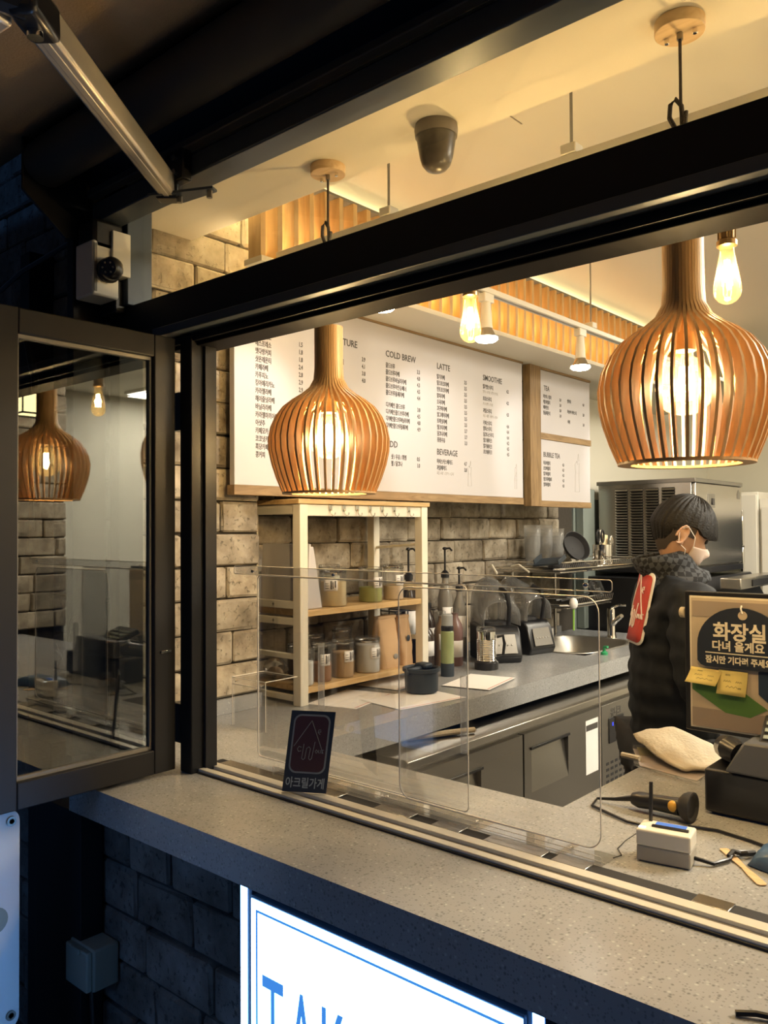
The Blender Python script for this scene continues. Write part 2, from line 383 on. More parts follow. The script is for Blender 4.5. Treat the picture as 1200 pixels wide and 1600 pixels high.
ce = struct(box('ceiling', -2.7, 3.1, 1.30, 7.0, 2.80, 2.95, M['ceil'], bevel=0))
struct(box('ceiling_bulkhead', -2.27, 3.0, 1.25, 1.623, 2.556, 2.80, M['ceil'], bevel=0)).name = 'trim_1'
struct(MB().box(-2.495, -2.04, 1.93, 6.0, 2.437, 2.455).box(-2.04, -1.955, 1.672, 6.0, 2.437, 2.455).build('soffit', M['cream'])).name = 'trim_2'
# hatch joints in the ceiling
hj = MB()
for (x0, x1, y0, y1) in ((-1.02, -.45, 2.02, 2.024), (-.447, -.443, 1.70, 2.02), (-1.28, -1.276, 1.72, 2.1), (-.02, -.016, 2.6, 3.3)):
    hj.box(x0, x1, y0, y1, 2.7985, 2.801)
struct(hj.build('trim_3', mat('joint_shadow_gap', (.30, .26, .20), .9)))

# stone blocks, one by one
BC = {}
def brick_mesh(L_, t, h, v, m='stone'):
    key = (round(L_, 2), round(h, 3), v, m)
    if key in BC: return BC[key]
    rn = random.Random(int(L_ * 1000) * 7 + int(h * 1000) + v)
    bm = bmesh.new(); bmesh.ops.create_cube(bm, size=1)
    for p in bm.verts: p.co = Vector((p.co.x * t, p.co.y * L_, p.co.z * h))
    bmesh.ops.bevel(bm, geom=bm.edges[:], offset=.007, segments=1, affect='EDGES', profile=.6)
    for p in bm.verts: p.co += Vector((rn.uniform(-.0022, .0022), rn.uniform(-.0035, .0035), rn.uniform(-.0028, .0028)))
    me = bpy.data.meshes.new('brick'); bm.to_mesh(me); bm.free(); me.materials.append(M[m])
    BC[key] = me; return me
def brick_wall(parent, axis, face, a0, a1, z0, z1, h=.112, t=.04, lens=(.20, .25, .30), seed=1, skip=None, m='stone'):
    rn = random.Random(seed); z = z0; row = 0; inv = -OFF[parent.name]
    while z < z1 - .03:
        hh = min(h, z1 - z); a = a0 - (.0 if row % 2 == 0 else 0)
        first = True
        while a < a1 - .02:
            L_ = rn.choice(lens) * (rn.uniform(.45, .65) if first and row % 2 else 1); first = False
            if a1 - (a + L_) < .07: L_ = a1 - a
            if not (skip and skip(a, a + L_, z, z + hh)):
                me = brick_mesh(L_ - .007, t, hh - .006, rn.randrange(3), m)
                o = bpy.data.objects.new('brick', me); COL.objects.link(o); o.parent = parent
                pr = rn.uniform(-.004, .005)
                if axis == 'x': o.location = Vector((face - t / 2 + pr, a + L_ / 2, z + hh / 2)) + inv
                else: o.location = Vector((a + L_ / 2, face + t / 2 - pr, z + hh / 2)) + inv; o.rotation_euler.z = R(90)
            a += L_
        z += h; row += 1
brick_wall(wp, 'x', -2.25, 1.337, 1.915, 1.03, 2.80, seed=3, lens=(.25, .30, .34), h=.1115)
brick_wall(bm_, 'x', -2.455, 1.93, 4.42, .985, 2.44, seed=5, lens=(.20, .235, .26), h=.1115, t=.03)
struct(box('wall_facade_left', -3.4, -2.14, 1.29, 1.333, 0, 3.0, M['mortar'], bevel=0)).name = 'wall_outer_left'
wf = bpy.data.objects['wall_outer_left']; OFF['wall_outer_left'] = OFF['wall_facade_left']
brick_wall(wf, 'y', 1.25, -3.0, -2.14, .02, 2.95, seed=8, m='stone_shade', lens=(.22, .27), h=.115, t=.035)
wc = struct(box('wall_under_counter', -2.14, 1.4, 1.14, 1.24, 0, .905, M['mortar'], bevel=0)); wc.name = 'wall_below_counter'; OFF['wall_below_counter'] = OFF['wall_under_counter']
brick_wall(wc, 'y', 1.105, -2.10, -1.20, .20, .90, seed=11, m='stone_shade', lens=(.17, .22, .26), h=.116, t=.035)
wr_ = struct(box('wall_right_pier', 1.32, 1.50, 1.33, 2.60, 0, 2.80, M['mortar'], bevel=0)); wr_.name = 'wall_right_end'; OFF['wall_right_end'] = OFF['wall_right_pier']
_n = [o for o in bpy.data.objects if o.name.startswith('brick')]
brick_wall(wr_, 'x', 1.32, 1.34, 2.60, 1.0, 2.78, seed=21, lens=(.25, .30, .34), h=.1115)
# terrazzo worktop (one L-shaped slab run) and its upstand
ct = MB()
ct.box(-1.95, 1.29, 1.04, 1.649, CZ - .075, CZ)
ct.box(-2.25, -1.95, 1.27, 1.649, CZ - .075, CZ)
ct.box(-2.25, -1.74, 1.649, 1.93, CZ - .075, CZ)
ct.box(-2.455, -1.74, 1.93, 3.66, CZ - .075, CZ)
ct.box(-2.455, -2.37, 3.66, 4.30, CZ - .075, CZ)
ct.box(-1.90, -1.74, 3.66, 4.30, CZ - .075, CZ)
ct.box(-2.455, -1.74, 4.30, 4.60, CZ - .075, CZ)
ct.box(-.915, 1.29, 1.649, 2.32, CZ - .075, CZ)
tag(ct.build('countertop', M['terrazzo'], bevel=0), 'grey speckled terrazzo worktop running round the kitchen and out to the street ledge', 'countertop')
up = MB(); up.box(-2.25, -2.232, 1.33, 1.905, CZ, 1.03); up.box(-2.455, -2.437, 1.93, 4.4, CZ, 1.02)
struct(up.build('baseboard_left', M['terrazzo'], bevel=.001))
# carcass under the inner counters
tag(box('counter_base', -.90, 1.27, 1.68, 2.28, 0, .904, M['steeld']), 'dark steel base cabinet carrying the till end of the worktop', 'cabinet')

# window: track, transom, posts
tr = struct(MB().box(-1.80, 1.3, 1.279, 1.2835, CZ, .984).build('window_1', M['blackm'], bevel=0))
for y0, y1, m, z1 in ((1.2845, 1.304, 'alu', .990), (1.304, 1.325, 'alugrey', .983), (1.325, 1.352, 'alu', .990)):
    box('track_rail', -1.80, 1.3, y0, y1, CZ, z1, M[m], tr, .001)
box('channel_shade_strip', -1.80, 1.3, 1.3521, 1.398, CZ, .983, M['blackm'], tr, 0)  # raised dark strip, the shade of the recess put into its colour
for x0, x1 in ((-1.76, -1.33), (-1.22, -1.12), (-1.06, -.99), (-.93, -.80), (-.78, -.71), (-.52, -.46)):
    box('channel_clip', x0, x1, 1.357, 1.393, .983, .988, M['steel'], tr, .001)
tb = struct(MB().box(-2.14, 1.4, 1.262, 1.33, 2.105, 2.227).build('window_2', M['black'], bevel=.003))
box('transom_lip', -1.87, 1.4, 1.225, 1.262, 2.105, 2.128, M['rail'], tb, .002)
box('transom_track', -1.87, 1.4, 1.28, 1.36, 2.076, 2.105, mat('deep_black_channel', (.003, .003, .004), .6, spec=.1), tb, .003)
box('transom_groove', -1.87, 1.4, 1.268, 1.279, 2.086, 2.105, M['black'], tb, 0)
box('transom_pane', -2.03, 1.4, 1.296, 1.300, 2.227, 2.515, M['transglass'], tb, 0)
box('side_post', -2.14, -2.03, 1.25, 1.33, 2.227, 2.60, M['rail'], tb, .003)
box('head_rail', -2.14, 1.4, 1.25, 1.33, 2.515, 2.56, M['rail'], tb, .003)
jb = struct(MB().box(-1.80, -1.752, 1.262, 1.34, CZ, 2.105).build('window_3', M['black'], bevel=.003))
box('jamb_strip', -1.752, -1.743, 1.30, 1.336, CZ, 2.08, M['blackbrush'], jb, .001)
box('outer_post', -2.14, -2.09, 1.262, 1.34, CZ, 2.105, M['black'], jb, .002)
for z in (1.05, 1.86):
    h = box('hinge', -1.845, -1.80, 1.265, 1.30, z, z + .10, M['blackp'], jb, .002)

# folded-out window panel (perpendicular to the front)
pr_ = root('folding_window_panel', (-1.815, 1.01, .99), 'black framed folding window panel swung out to the street, glass full of lamp reflections', 'window panel')
fx0, fx1 = -1.838, -1.795
box('stile', fx0, fx1, 1.183, 1.245, .99, 2.095, M['blackbrush'], pr_, .003)
box('stile', fx0, fx1, .765, .837, .99, 2.095, M['blackbrush'], pr_, .003)
box('top_rail', fx0, fx1, .837, 1.183, 2.038, 2.095, M['blackbrush'], pr_, .003)
box('bottom_rail', fx0, fx1, .837, 1.183, .99, 1.05, M['blackbrush'], pr_, .003)
box('pane', -1.819, -1.815, .835, 1.185, 1.048, 2.040, M['paneglass'], pr_, 0)
gk = MB()
for a in ((.837, .843, 1.05, 2.038), (1.177, 1.183, 1.05, 2.038), (.843, 1.177, 2.030, 2.038), (.843, 1.177, 1.05, 1.058)): gk.box(-1.824, -1.808, *a)
gk.build('gasket', M['alugrey'], pr_)
box('lock_plate', -1.795, -1.791, 1.20, 1.23, 1.29, 1.296, M['chrome'], pr_, .0005)

# outer black post under the counter end, drain pipe, plug box, banner
struct(box('trim_4', -2.125, -1.895, 1.04, 1.10, 0, .905, M['black'], bevel=.003))
struct(box('trim_5', -2.46, -2.32, 1.18, 1.25, 0, .98, M['black'], bevel=.003))
pb = root('outlet_box', (-1.88, 1.02, .49), 'pale grey weatherproof outlet box fixed low on the black post beside the stone wall', 'outlet box')
box('body', -1.935, -1.825, 1.035, 1.103, .50, .60, M['plugbox'], pb, .005)
box('lid', -1.930, -1.830, 1.020, 1.036, .503, .597, M['plugbox'], pb, .004)
box('latch', -1.900, -1.86, 1.014, 1.021, .586, .60, M['plugbox'], pb, .002)
MB().tube([(-1.88, 1.06, .50), (-1.88, 1.065, .40), (-1.885, 1.09, .2), (-1.885, 1.09, .02)], .006).build('cable', M['blackp'], pb)
bn = root('standing_banner', (-1.95, .60, 0), 'white board with eyelets standing below the open window panel, lit blue by the sign', 'board')
bb = MB()
def rr(y0, y1, z0, z1, r_, n=6):
    P = []
    for cy, cz, a0 in ((y1 - r_, z1 - r_, 0), (y0 + r_, z1 - r_, 90), (y0 + r_, z0 + r_, 180), (y1 - r_, z0 + r_, 270)):
        for i in range(n + 1): P.append((cy + r_ * math.cos(R(a0 + 90 * i / n)), cz + r_ * math.sin(R(a0 + 90 * i / n))))
    return P
bb.prism([(-1.90, y, z) for y, z in rr(.40, .893, .46, .962, .03)], (-.012, 0, 0)).build('board_sheet', M['banner'], bn, .002)
for y, z in ((.872, .495), (.872, .935)): MB().lathe([(.011, 0), (.011, .004), (.006, .004), (.006, 0)], (-1.8995, y, z), 16, Matrix.Rotation(R(90), 3, 'Y')).build('eyelet', M['steeld'], bn)
MB().lathe([(.03, 0), (.03, .002)], (-1.8995, .835, .72), 20, Matrix.Rotation(R(90), 3, 'Y')).build('round_mark', M['plugbox'], bn)
for y in (.44, .84): box('foot', -1.935, -1.912, y - .02, y + .02, 0, .96, M['blackp'], bn)

# ================================================================ AWNING
aw = root('awning', (-1.0, 1.1, 2.45), 'retractable awning with brown fabric rolled out over the street window', 'awning')
box('front_rail', -2.075, 1.4, 1.17, 1.242, 2.445, 2.497, M['rail'], aw, .004)
box('cassette', -2.10, 1.4, 1.175, 1.195, 2.52, 2.78, M['black'], aw, .004)
box('cassette_lip', -2.06, 1.4, 1.145, 1.172, 2.502, 2.522, M['roller'], aw, .003)
MB().cyl((-2.12, 1.06, 2.585), (1.4, 1.06, 2.585), .062, n=28).build('roller_tube', M['roller'], aw)
MB().grid(lambda a, b: Vector((-3.0 + 4.4 * a, 1.05 - 2.9 * b, 2.648 - .30 * b - .02 * math.sin(math.pi * b))), 12, 14).build('fabric', M['fabric'], aw, solid=.003)
br = MB(); br.prism([(-2.135, 1.0, 2.50), (-2.135, 1.0, 2.66), (-2.135, 1.26, 2.66), (-2.135, 1.26, 2.42), (-2.135, 1.12, 2.40)], (.012, 0, 0))
br.build('end_bracket', M['blackp'], aw, .002)
box('bracket_hook', -2.12, -2.03, 1.15, 1.24, 2.36, 2.445, M['blackp'], aw, .01)
box('wall_plate', -2.08, -2.02, 1.20, 1.255, 2.30, 2.42, M['whitep'], aw, .002)
p0, p1 = Vector((-1.672, 1.135, 2.425)), Vector((-1.20, .595, 2.372))
d = (p1 - p0).normalized(); side = d.cross(Vector((0, 0, 1))).normalized(); upv = side.cross(d)
mm = Matrix((d, side, upv)).transposed()
MB().obox((p0 + p1) / 2, ((p1 - p0).length, .040, .052), mm).build('arm', M['armalu'], aw, .006); ar = bpy.data.objects['arm']; ar['label'] = 'pale aluminium folding arm'
MB().obox((p0 + p1) / 2 - upv * .0262 + side * 0, ((p1 - p0).length, .012, .003), mm).build('arm_rib', M['armalu'], ar, .001)
MB().obox(p1 + d * .035, (.10, .048, .056), mm).build('elbow_joint', M['blackp'], ar, .01)
MB().cyl(p1 + d * .03 - upv * .038, p1 + d * .03 - upv * .026, .012, n=16).build('elbow_bolt', M['chrome'], ar)
e1 = p1 + d * .09; 
MB().tube([e1 - d * .03, e1 + Vector((-.03, -.03, .005)), e1 + Vector((-.10, -.04, .01))], .03, 10).build('elbow_cover', M['blackp'], ar)
q1 = e1 + Vector((-.62, -.06, .0))
MB().obox((e1 + q1) / 2 + Vector((-.05, 0, 0)), ((q1 - e1).length, .04, .05), Matrix.Rotation(math.atan2((q1 - e1).y, (q1 - e1).x), 3, 'Z')).build('outer_arm_bar', M['armalu'], ar, .006)
MB().obox(p0 - d * .02, (.05, .056, .062), mm).build('shoulder_cap', M['blackp'], ar, .006)
sb = MB(); sb.box(-1.70, -1.62, 1.145, 1.172, 2.43, 2.51); sb.build('shoulder_bracket', M['blackp'], ar, .004)
pl = MB(); pl.prism([(-1.70, 1.10, 2.396), (-1.60, 1.16, 2.400), (-1.56, 1.185, 2.402), (-1.575, 1.21, 2.404), (-1.68, 1.19, 2.400)], (0, 0, .006)); pl.build('shoulder_plate', M['rail'], ar, .001)
for x, y in ((-1.578, 1.19), (-1.655, 1.16)): MB().cyl((x, y, 2.385), (x, y, 2.404), .007, n=8).build('bolt', M['steeld'], ar)
for z in (2.452, 2.487): MB().cyl((-1.652, 1.146, z), (-1.652, 1.139, z), .008, n=12).build('bolt', M['steel'], ar)

# surveillance camera on its white box, and the black ceiling camera
cb_ = root('security_camera', (-2.07, 1.18, 2.19), 'white junction box with a black turret camera beside the window head', 'camera')
box('junction_box', -2.122, -2.03, 1.146, 1.225, 2.235, 2.385, M['whitep'], cb_, .006)
box('box_seam', -2.029, -2.0275, 1.150, 1.158, 2.245, 2.375, M['alugrey'], cb_, 0)
box('mount', -2.13, -2.05, 1.226, 1.262, 2.205, 2.295, M['blackp'], cb_, .003)
MB().lathe([(.032, 0), (.034, .012), (.026, .03)], (-2.03, 1.188, 2.305), 20, Matrix.Rotation(R(90), 3, 'Y')).build('camera_base', M['blackp'], cb_)
MB().sphere((-1.992, 1.180, 2.303), .031).build('camera_ball', M['blackp'], cb_)
lz = MB(); lm = Vector((.62, -.70, -.20)).normalized(); lz.cyl(Vector((-1.992, 1.180, 2.303)) + lm * .02, Vector((-1.992, 1.180, 2.303)) + lm * .034, .022, n=20); lz.build('lens_ring', M['lens'], cb_)
ld = MB(); qq = lm.to_track_quat('Z', 'Y')
for i in range(6): ld.sphere(Vector((-1.992, 1.180, 2.303)) + lm * .034 + qq @ Vector((.014 * math.cos(i * 1.047), .014 * math.sin(i * 1.047), 0)), .0028, None, 8, 6)
ld.build('infrared_led', M['steeld'], cb_)
cc = root('ceiling_camera', (-1.184, 1.571, 2.45), 'grey speckled dome camera hanging from the ceiling strip between the two wooden lamps', 'camera')
cmat = mat('mottled_dome', (.11, .095, .075), .3, var=.6, vscale=45)
MB().lathe([(.050, 2.556), (.052, 2.545), (.050, 2.528)], (-1.175, 1.545, 0), 28).build('base_ring', mat('dome_base', (.20, .17, .13), .45), cc)
MB().lathe([(.047, 2.528), (.043, 2.50), (.039, 2.478), (.034, 2.462), (.024, 2.450), (.010, 2.444)], (-1.175, 1.545, 0), 28).build('dome', cmat, cc)
# cables on the outer wall
wr = MB(); wr.tube([(-2.9, 1.20, 2.28), (-2.6, 1.16, 2.30), (-2.45, 1.16, 2.22), (-2.40, 1.17, 2.05), (-2.40, 1.18, 1.6)], .012, 8); wr.tube([(-2.7, 1.15, 2.33), (-2.4, 1.13, 2.37), (-2.15, 1.17, 2.42)], .007, 8)
tag(wr.build('cable', M['blackp']), 'black cables slung across the dark stone left of the window', 'cable')
struct(box('trim_6', -2.50, -2.44, 1.17, 1.25, .98, 2.45, M['black'], bevel=.002))
struct(box('trim_7', -2.175, -2.14, 1.15, 1.25, .98, 2.60, M['black'], bevel=.002))

# ================================================================ LIT SIGN
sg = root('takeout_sign', (-.955, 1.08, .2), 'illuminated white take-out lightbox sign with blue letters under the counter ledge', 'sign')
box('sign_case', -1.262, -.645, 1.0469, 1.105, .25, .89, M['signbody'], sg, .003)
box('lit_panel', -1.258, -.649, 1.045, 1.0468, .255, .885, M['signpanel'], sg, 0)
for x0 in (-1.294, -.634): box('lit_bar', x0, x0 + .018, 1.0485, 1.0505, .25, .900, M['signpanel'], sg, 0)
for x0 in (-1.296, -.636): box('bar_case', x0, x0 + .022, 1.0506, 1.10, .25, .902, M['signbody'], sg, 0)
box('gap_shade_plate', -1.2735, -1.2625, 1.0507, 1.0612, .25, .898, M['signbody'], sg, 0); box('gap_shade_plate', -.6445, -.6365, 1.0507, 1.0612, .25, .898, M['signbody'], sg, 0)  # added dark plates that keep the gaps beside the lit panel unlit
ol = MB(); X0, X1, Z0, Z1, tt, yy = -1.243, -.664, .27, .868, .0042, 1.0437
for a in ((X0, X0 + tt, Z0, Z1), (X1 - tt, X1, Z0, Z1), (X0, X1, Z1 - tt, Z1), (X0, X1, Z0, Z0 + tt)): ol.box(a[0], a[1], yy, yy + .0012, a[2], a[3])
ol.build('border_line', M['signblue'], sg)
ms = []
for ch, x in zip('TAKEOUT', (-1.226, -1.150, -1.071, -.990, -.885, -.800, -.728)):
    ms.append(text('l', ch, (x, 1.0440, .584), .245, M['signblue'], sg, RY, sx=.42, depth=.0004))
join_meshes('lettering', ms, M['signblue'], sg)
# ================================================================ SLAT SCREEN, RAILS, LAMPS
ss = root('slat_screen', (-2.0, 3.3, 2.455), 'row of upright pine slats glowing along the soffit above the menu boards', 'slat screen')
box('backing_board', -2.085, -2.075, 1.80, 5.2, 2.455, 2.74, M['slatback'], ss, 0)
box('cap_strip', -2.085, -1.965, 1.69, 5.2, 2.742, 2.752, M['alugrey'], ss, 0)
box('led_strip', -2.06, -2.05, 1.70, 5.1, 2.456, 2.462, emis('amber_led_strip', (1, .62, .22), 14), ss, 0)
sl0 = box('slat', -2.02, -1.96, 1.673, 1.693, 2.455, 2.742, M['slat'], ss, .001)
for i in range(1, 49):
    o = sl0.copy(); COL.objects.link(o); o.parent = ss; o.location = (0, .0705 * i, 0)

def rail(name, p0, p1, label, ends):
    r_ = root(name, ((p0[0] + p1[0]) / 2, (p0[1] + p1[1]) / 2, p0[2] - .01), label, 'track rail', 'white lighting track on rods')
    x0, x1, y0, y1 = min(p0[0], p1[0]) , max(p0[0], p1[0]), min(p0[1], p1[1]), max(p0[1], p1[1])
    if y0 == y1: y0 -= .017; y1 += .017
    else: x0 -= .017; x1 += .017
    box('rail_body', x0, x1, y0, y1, 2.458, 2.478, M['white'], r_, .002)
    if p0[1] == p1[1]: box('rail_slot', x0 + .01, x1 - .01, y0 + .012, y1 - .012, 2.4565, 2.459, M['steeld'], r_, 0)
    else: box('rail_slot', x0 + .012, x1 - .012, y0 + .01, y1 - .01, 2.4565, 2.459, M['steeld'], r_, 0)
    for (x, y) in ends:
        MB().cyl((x, y, 2.478), (x, y, 2.80), .0035, n=8).build('suspension_rod', M['steeld'], r_)
        box('rod_clip', x - .022, x + .022, y - .022, y + .022, 2.476, 2.505, M['white'], r_, .003)
    return r_
rail('track_rail_cross', (-1.955, 1.75), (1.2, 1.75), 'white lighting track running parallel to the window above the lamps', [(-.930, 1.75), (-1.46, 1.75), (-.2, 1.75)]) if False else None
def rail2(name, x0, x1, y0, y1, label, rods):
    r_ = root(name, ((x0 + x1) / 2, (y0 + y1) / 2, 2.456), label, 'light track')
    box('rail_body', x0, x1, y0, y1, 2.458, 2.478, M['white'], r_, .002)
    if x1 - x0 > y1 - y0: box('rail_slot', x0 + .01, x1 - .01, y0 + .012, y1 - .012, 2.4565, 2.4585, M['steeld'], r_, 0)
    else: box('rail_slot', x0 + .012, x1 - .012, y0 + .01, y1 - .01, 2.4565, 2.4585, M['steeld'], r_, 0)
    for (x, y) in rods:
        MB().cyl((x, y, 2.50), (x, y, 2.80), .0038, n=8).build('suspension_rod', M['steeld'], r_)
        box('rod_clip', x - .020, x + .020, y - .020, y + .020, 2.478, 2.503, M['white'], r_, .003)
rail2('lighting_track', -1.957, 1.2, 1.733, 1.767, 'white lighting track hung parallel to the street window behind the wooden lamps', [(-.93, 1.75), (-1.50, 1.75), (.3, 1.75)])
rail2('lighting_track', -1.702, -1.668, 1.767, 5.0, 'white lighting track running deep into the shop in front of the slats', [(-1.685, 3.33), (-1.685, 4.6)])

# large wooden rib lamps
def rib_profile():
    # (radius, z below the neck top) outer edge of a rib
    return [(.0375, 0), (.0375, -.05), (.0375, -.105), (.040, -.138), (.052, -.160), (.074, -.178), (.098, -.193), (.122, -.212), (.140, -.236), (.153, -.265), (.159, -.296), (.1575, -.328), (.150, -.362), (.138, -.398), (.129, -.420), (.1215, -.437)]
def pendant(x, y, ztop, label, reflected=False):
    t = root('wooden_pendant_lamp', (x, y, ztop - .437), label, 'pendant lamp', 'large round wooden rib lamps over the counter')
    cx, cy = x, y
    MB().lathe([(.046, 2.533), (.046, 2.556)], (cx, cy, 0), 36).build('ceiling_canopy', M['canopywood'], t, .0015)
    for sx in (-.027, .027): MB().lathe([(.0045, 2.523), (.0045, 2.534)], (cx + sx, cy + .004, 0), 10).build('screw_cap', M['chrome'], t, .001)
    MB().lathe([(.006, 2.520), (.006, 2.534)], (cx, cy, 0), 12).build('cord_grip', M['steeld'], t)
    kn = 2.36
    cd = MB(); cd.tube([(cx, cy, 2.522), (cx, cy, kn + .045), (cx + .001, cy, kn), (cx, cy, ztop - .03)], .0032, 8); cd.build('cord', M['cord'], t)
    ck = MB(); ck.tube([(cx - .002, cy, kn - .055), (cx - .004, cy - .003, kn - .02), (cx - .022, cy, kn + .018), (cx - .020, cy, kn + .042), (cx - .010, cy, kn + .050), (cx + .001, cy, kn + .034), (cx + .004, cy, kn), (cx + .002, cy + .003, kn - .03), (cx + .004, cy, kn - .055)], .0046, 8)
    ck.tube([(cx + .010, cy, kn + .02), (cx + .010, cy - .006, kn - .006), (cx + .003, cy - .008, kn - .03), (cx + .006, cy, kn - .06)], .0042, 8)
    ck.build('cord_knot', M['cord'], t)
    P = rib_profile(); inn = []
    for i, (r_, z) in enumerate(P):
        dep = .012 if i < 4 else (.015 if i < 6 else .021 if i < 13 else .018)
        inn.append((max(.020, r_ - dep), z - (.012 if 3 < i < 7 else 0)))
    mb = MB(); th = .0027
    for sgn in (-1,):
        oa = [mb.bm.verts.new((r_, -th, z)) for r_, z in P]; ob = [mb.bm.verts.new((r_, th, z)) for r_, z in P]
        ia = [mb.bm.verts.new((r_, -th, z)) for r_, z in inn]; ib = [mb.bm.verts.new((r_, th, z)) for r_, z in inn]
        for i in range(len(P) - 1):
            for q in ((oa[i], oa[i + 1], ob[i + 1], ob[i]), (ib[i], ib[i + 1], ia[i + 1], ia[i]), (ia[i], ia[i + 1], oa[i + 1], oa[i]), (ob[i], ob[i + 1], ib[i + 1], ib[i])): mb.bm.faces.new(q)
        mb.bm.faces.new((oa[0], ob[0], ib[0], ia[0])); mb.bm.faces.new((oa[-1], ia[-1], ib[-1], ob[-1]))
    OFF[t.name] = Vector((0, 0, -.437))
    rb = mb.build('rib', M['lampwood'], t); OFF[t.name] = Vector((x, y, ztop - .437))
    N = 40
    for i in range(N):
        o = rb if i == 0 else rb.copy()
        if i: COL.objects.link(o); o.parent = t
        o.rotation_euler.z = 2 * math.pi * (i + .5) / N
    MB().lathe([(.026, ztop - .012), (.026, ztop - .003)], (cx, cy, 0), 24).build('neck_disc', M['socketwood'], t)
    rg = MB(); zb = ztop - .437
    rg.ringloft([[Vector((cx + r_ * math.cos(a), cy + r_ * math.sin(a), z)) for r_, z in ((.1225, zb - .001), (.1225, zb + .004), (.098, zb + .004), (.098, zb - .001))] for a in [2 * math.pi * k / 48 for k in range(48)]], closed=True)
    rg.build('bottom_ring', M['lampwood'], t)
    MB().lathe([(.021, ztop - .226), (.021, ztop - .15), (.016, ztop - .14)], (cx, cy, 0), 20).build('socket', M['socketwood'], t, .001)
    MB().cyl((cx, cy, ztop - .14), (cx, cy, ztop - .01), .003).build('inner_cord', M['cord'], t)
    zc = ztop - .29
    g = [(.014, zc + .064), (.015, zc + .055), (.022, zc + .050), (.034, zc + .042), (.044, zc + .03), (.0505, zc + .012), (.0525, zc - .004), (.051, zc - .02), (.045, zc - .034), (.034, zc - .046), (.020, zc - .053), (.004, zc - .056)]
    bl = MB().lathe(g, (cx, cy, 0), 32, cap=False).build('globe_bulb', M['bulb'], t)
    fl = MB()
    for k in range(6):
        a = k * math.pi / 3; fl.tube([(cx + .008 * math.cos(a), cy + .008 * math.sin(a), zc + .034), (cx + .013 * math.cos(a + .3), cy + .013 * math.sin(a + .3), zc - .028)], .0016, 6)
    fl.build('filament', M['filament'], bl)
    MB().lathe([(.004, zc + .055), (.006, zc + .035), (.003, zc - .0)], (cx, cy, 0), 10).build('stem', M['bulb'], bl)
    light('lamp_light', 'POINT', (cx, cy, zc - .002), LAMP_W, AMBER, shadow_soft_size=.015)
    return t
pendant(-1.522, 1.53, 2.130, 'wooden rib lamp with globe bulb hanging in front of the menu board, above the shelf')
pendant(-.585, 1.53, 2.155, 'large wooden rib lamp with globe bulb at the right, above the man')
pendant(.36, 1.53, 2.150, 'wooden rib lamp beyond the right edge, seen mirrored in the folded window panel')

def edison(x, y, zc, label, zr=2.458):
    t = root('edison_lamp', (x, y, zc - .055), label, 'light bulb lamp', 'bare filament bulbs on brass sockets')
    box('track_adapter', x - .025, x + .025, y - .014, y + .014, 2.440, 2.457, M['blackp'], t, .002)
    MB().cyl((x, y, zc + .135), (x, y, 2.441), .0028, n=8).build('cord', M['cord'], t)
    s_ = MB(); s_.lathe([(.004, zc + .142), (.006, zc + .134), (.0075, zc + .120), (.018, zc + .115), (.0195, zc + .108), (.017, zc + .104), (.0165, zc + .078), (.0205, zc + .074), (.0205, zc + .064), (.0165, zc + .062)], (x, y, 0), 24)
    s_.build('brass_socket', M['bronze'], t)
    rd = MB()
    for k in range(10): a = k * .628; rd.cyl((x + .0172 * math.cos(a), y + .0172 * math.sin(a), zc + .078), (x + .0172 * math.cos(a), y + .0172 * math.sin(a), zc + .105), .0017, n=6)
    rd.build('socket_cage', M['bronze'], t)
    g = [(.0135, zc + .066), (.015, zc + .05), (.019, zc + .025), (.024, zc), (.0272, zc - .018), (.0275, zc - .03), (.025, zc - .041), (.018, zc - .050), (.009, zc - .055), (.002, zc - .056)]
    bl = MB().lathe(g, (x, y, 0), 24, cap=False).build('bulb', M['bulb'], t)
    f_ = MB()
    for k in range(4): a = k * math.pi / 2 + .4; f_.tube([(x + .004 * math.cos(a), y + .004 * math.sin(a), zc + .035), (x + .009 * math.cos(a), y + .009 * math.sin(a), zc - .018)], .0016, 6)
    f_.build('filament', M['filament'], bl)
    light('lamp_light', 'POINT', (x, y, zc + .005), EDI_W, (1, .72, .36), shadow_soft_size=.012)
edison(-1.224, 1.75, 2.137, 'bare filament bulb on an aged brass socket glowing in front of the long menu board')
edison(-.577, 1.75, 2.118, 'bare filament bulb on an aged brass socket at the right, beside the large wooden lamp')
def lantern(x, y, z, label):
    t = root('cage_lantern', (x, y, z), label, 'lantern')
    MB().cyl((x, y, z + .24), (x, y, 2.458), .004).build('rod', M['blackm'], t)
    fr = MB(); w_ = .07
    for a in (-1, 1):
        for b in (-1, 1): fr.cyl((x + a * w_, y + b * w_, z), (x + a * w_, y + b * w_, z + .2), .004, n=6)
    for zz in (z, z + .10, z + .2):
        fr.tube([(x - w_, y - w_, zz), (x + w_, y - w_, zz), (x + w_, y + w_, zz), (x - w_, y + w_, zz)], .004, 6, True)
    fr.build('cage', M['blackm'], t)
    MB().lathe([(.10, z + .2), (.02, z + .245)], (x, y, 0), 4, Matrix.Rotation(R(45), 3, 'Z')).build('roof', M['blackm'], t)
    MB().box(x - w_ + .004, x + w_ - .004, y - w_ + .004, y + w_ - .004, z + .004, z + .196).build('lit_pane', emis('lantern_glow', (1, .78, .36), 5), t)
lantern(-.02, 1.74, 2.12, 'black cage lantern beyond the right edge, glowing in the mirror of the window panel')
edison(.55, 1.75, 2.13, 'second bare filament bulb beyond the right edge, mirrored in the window panel')

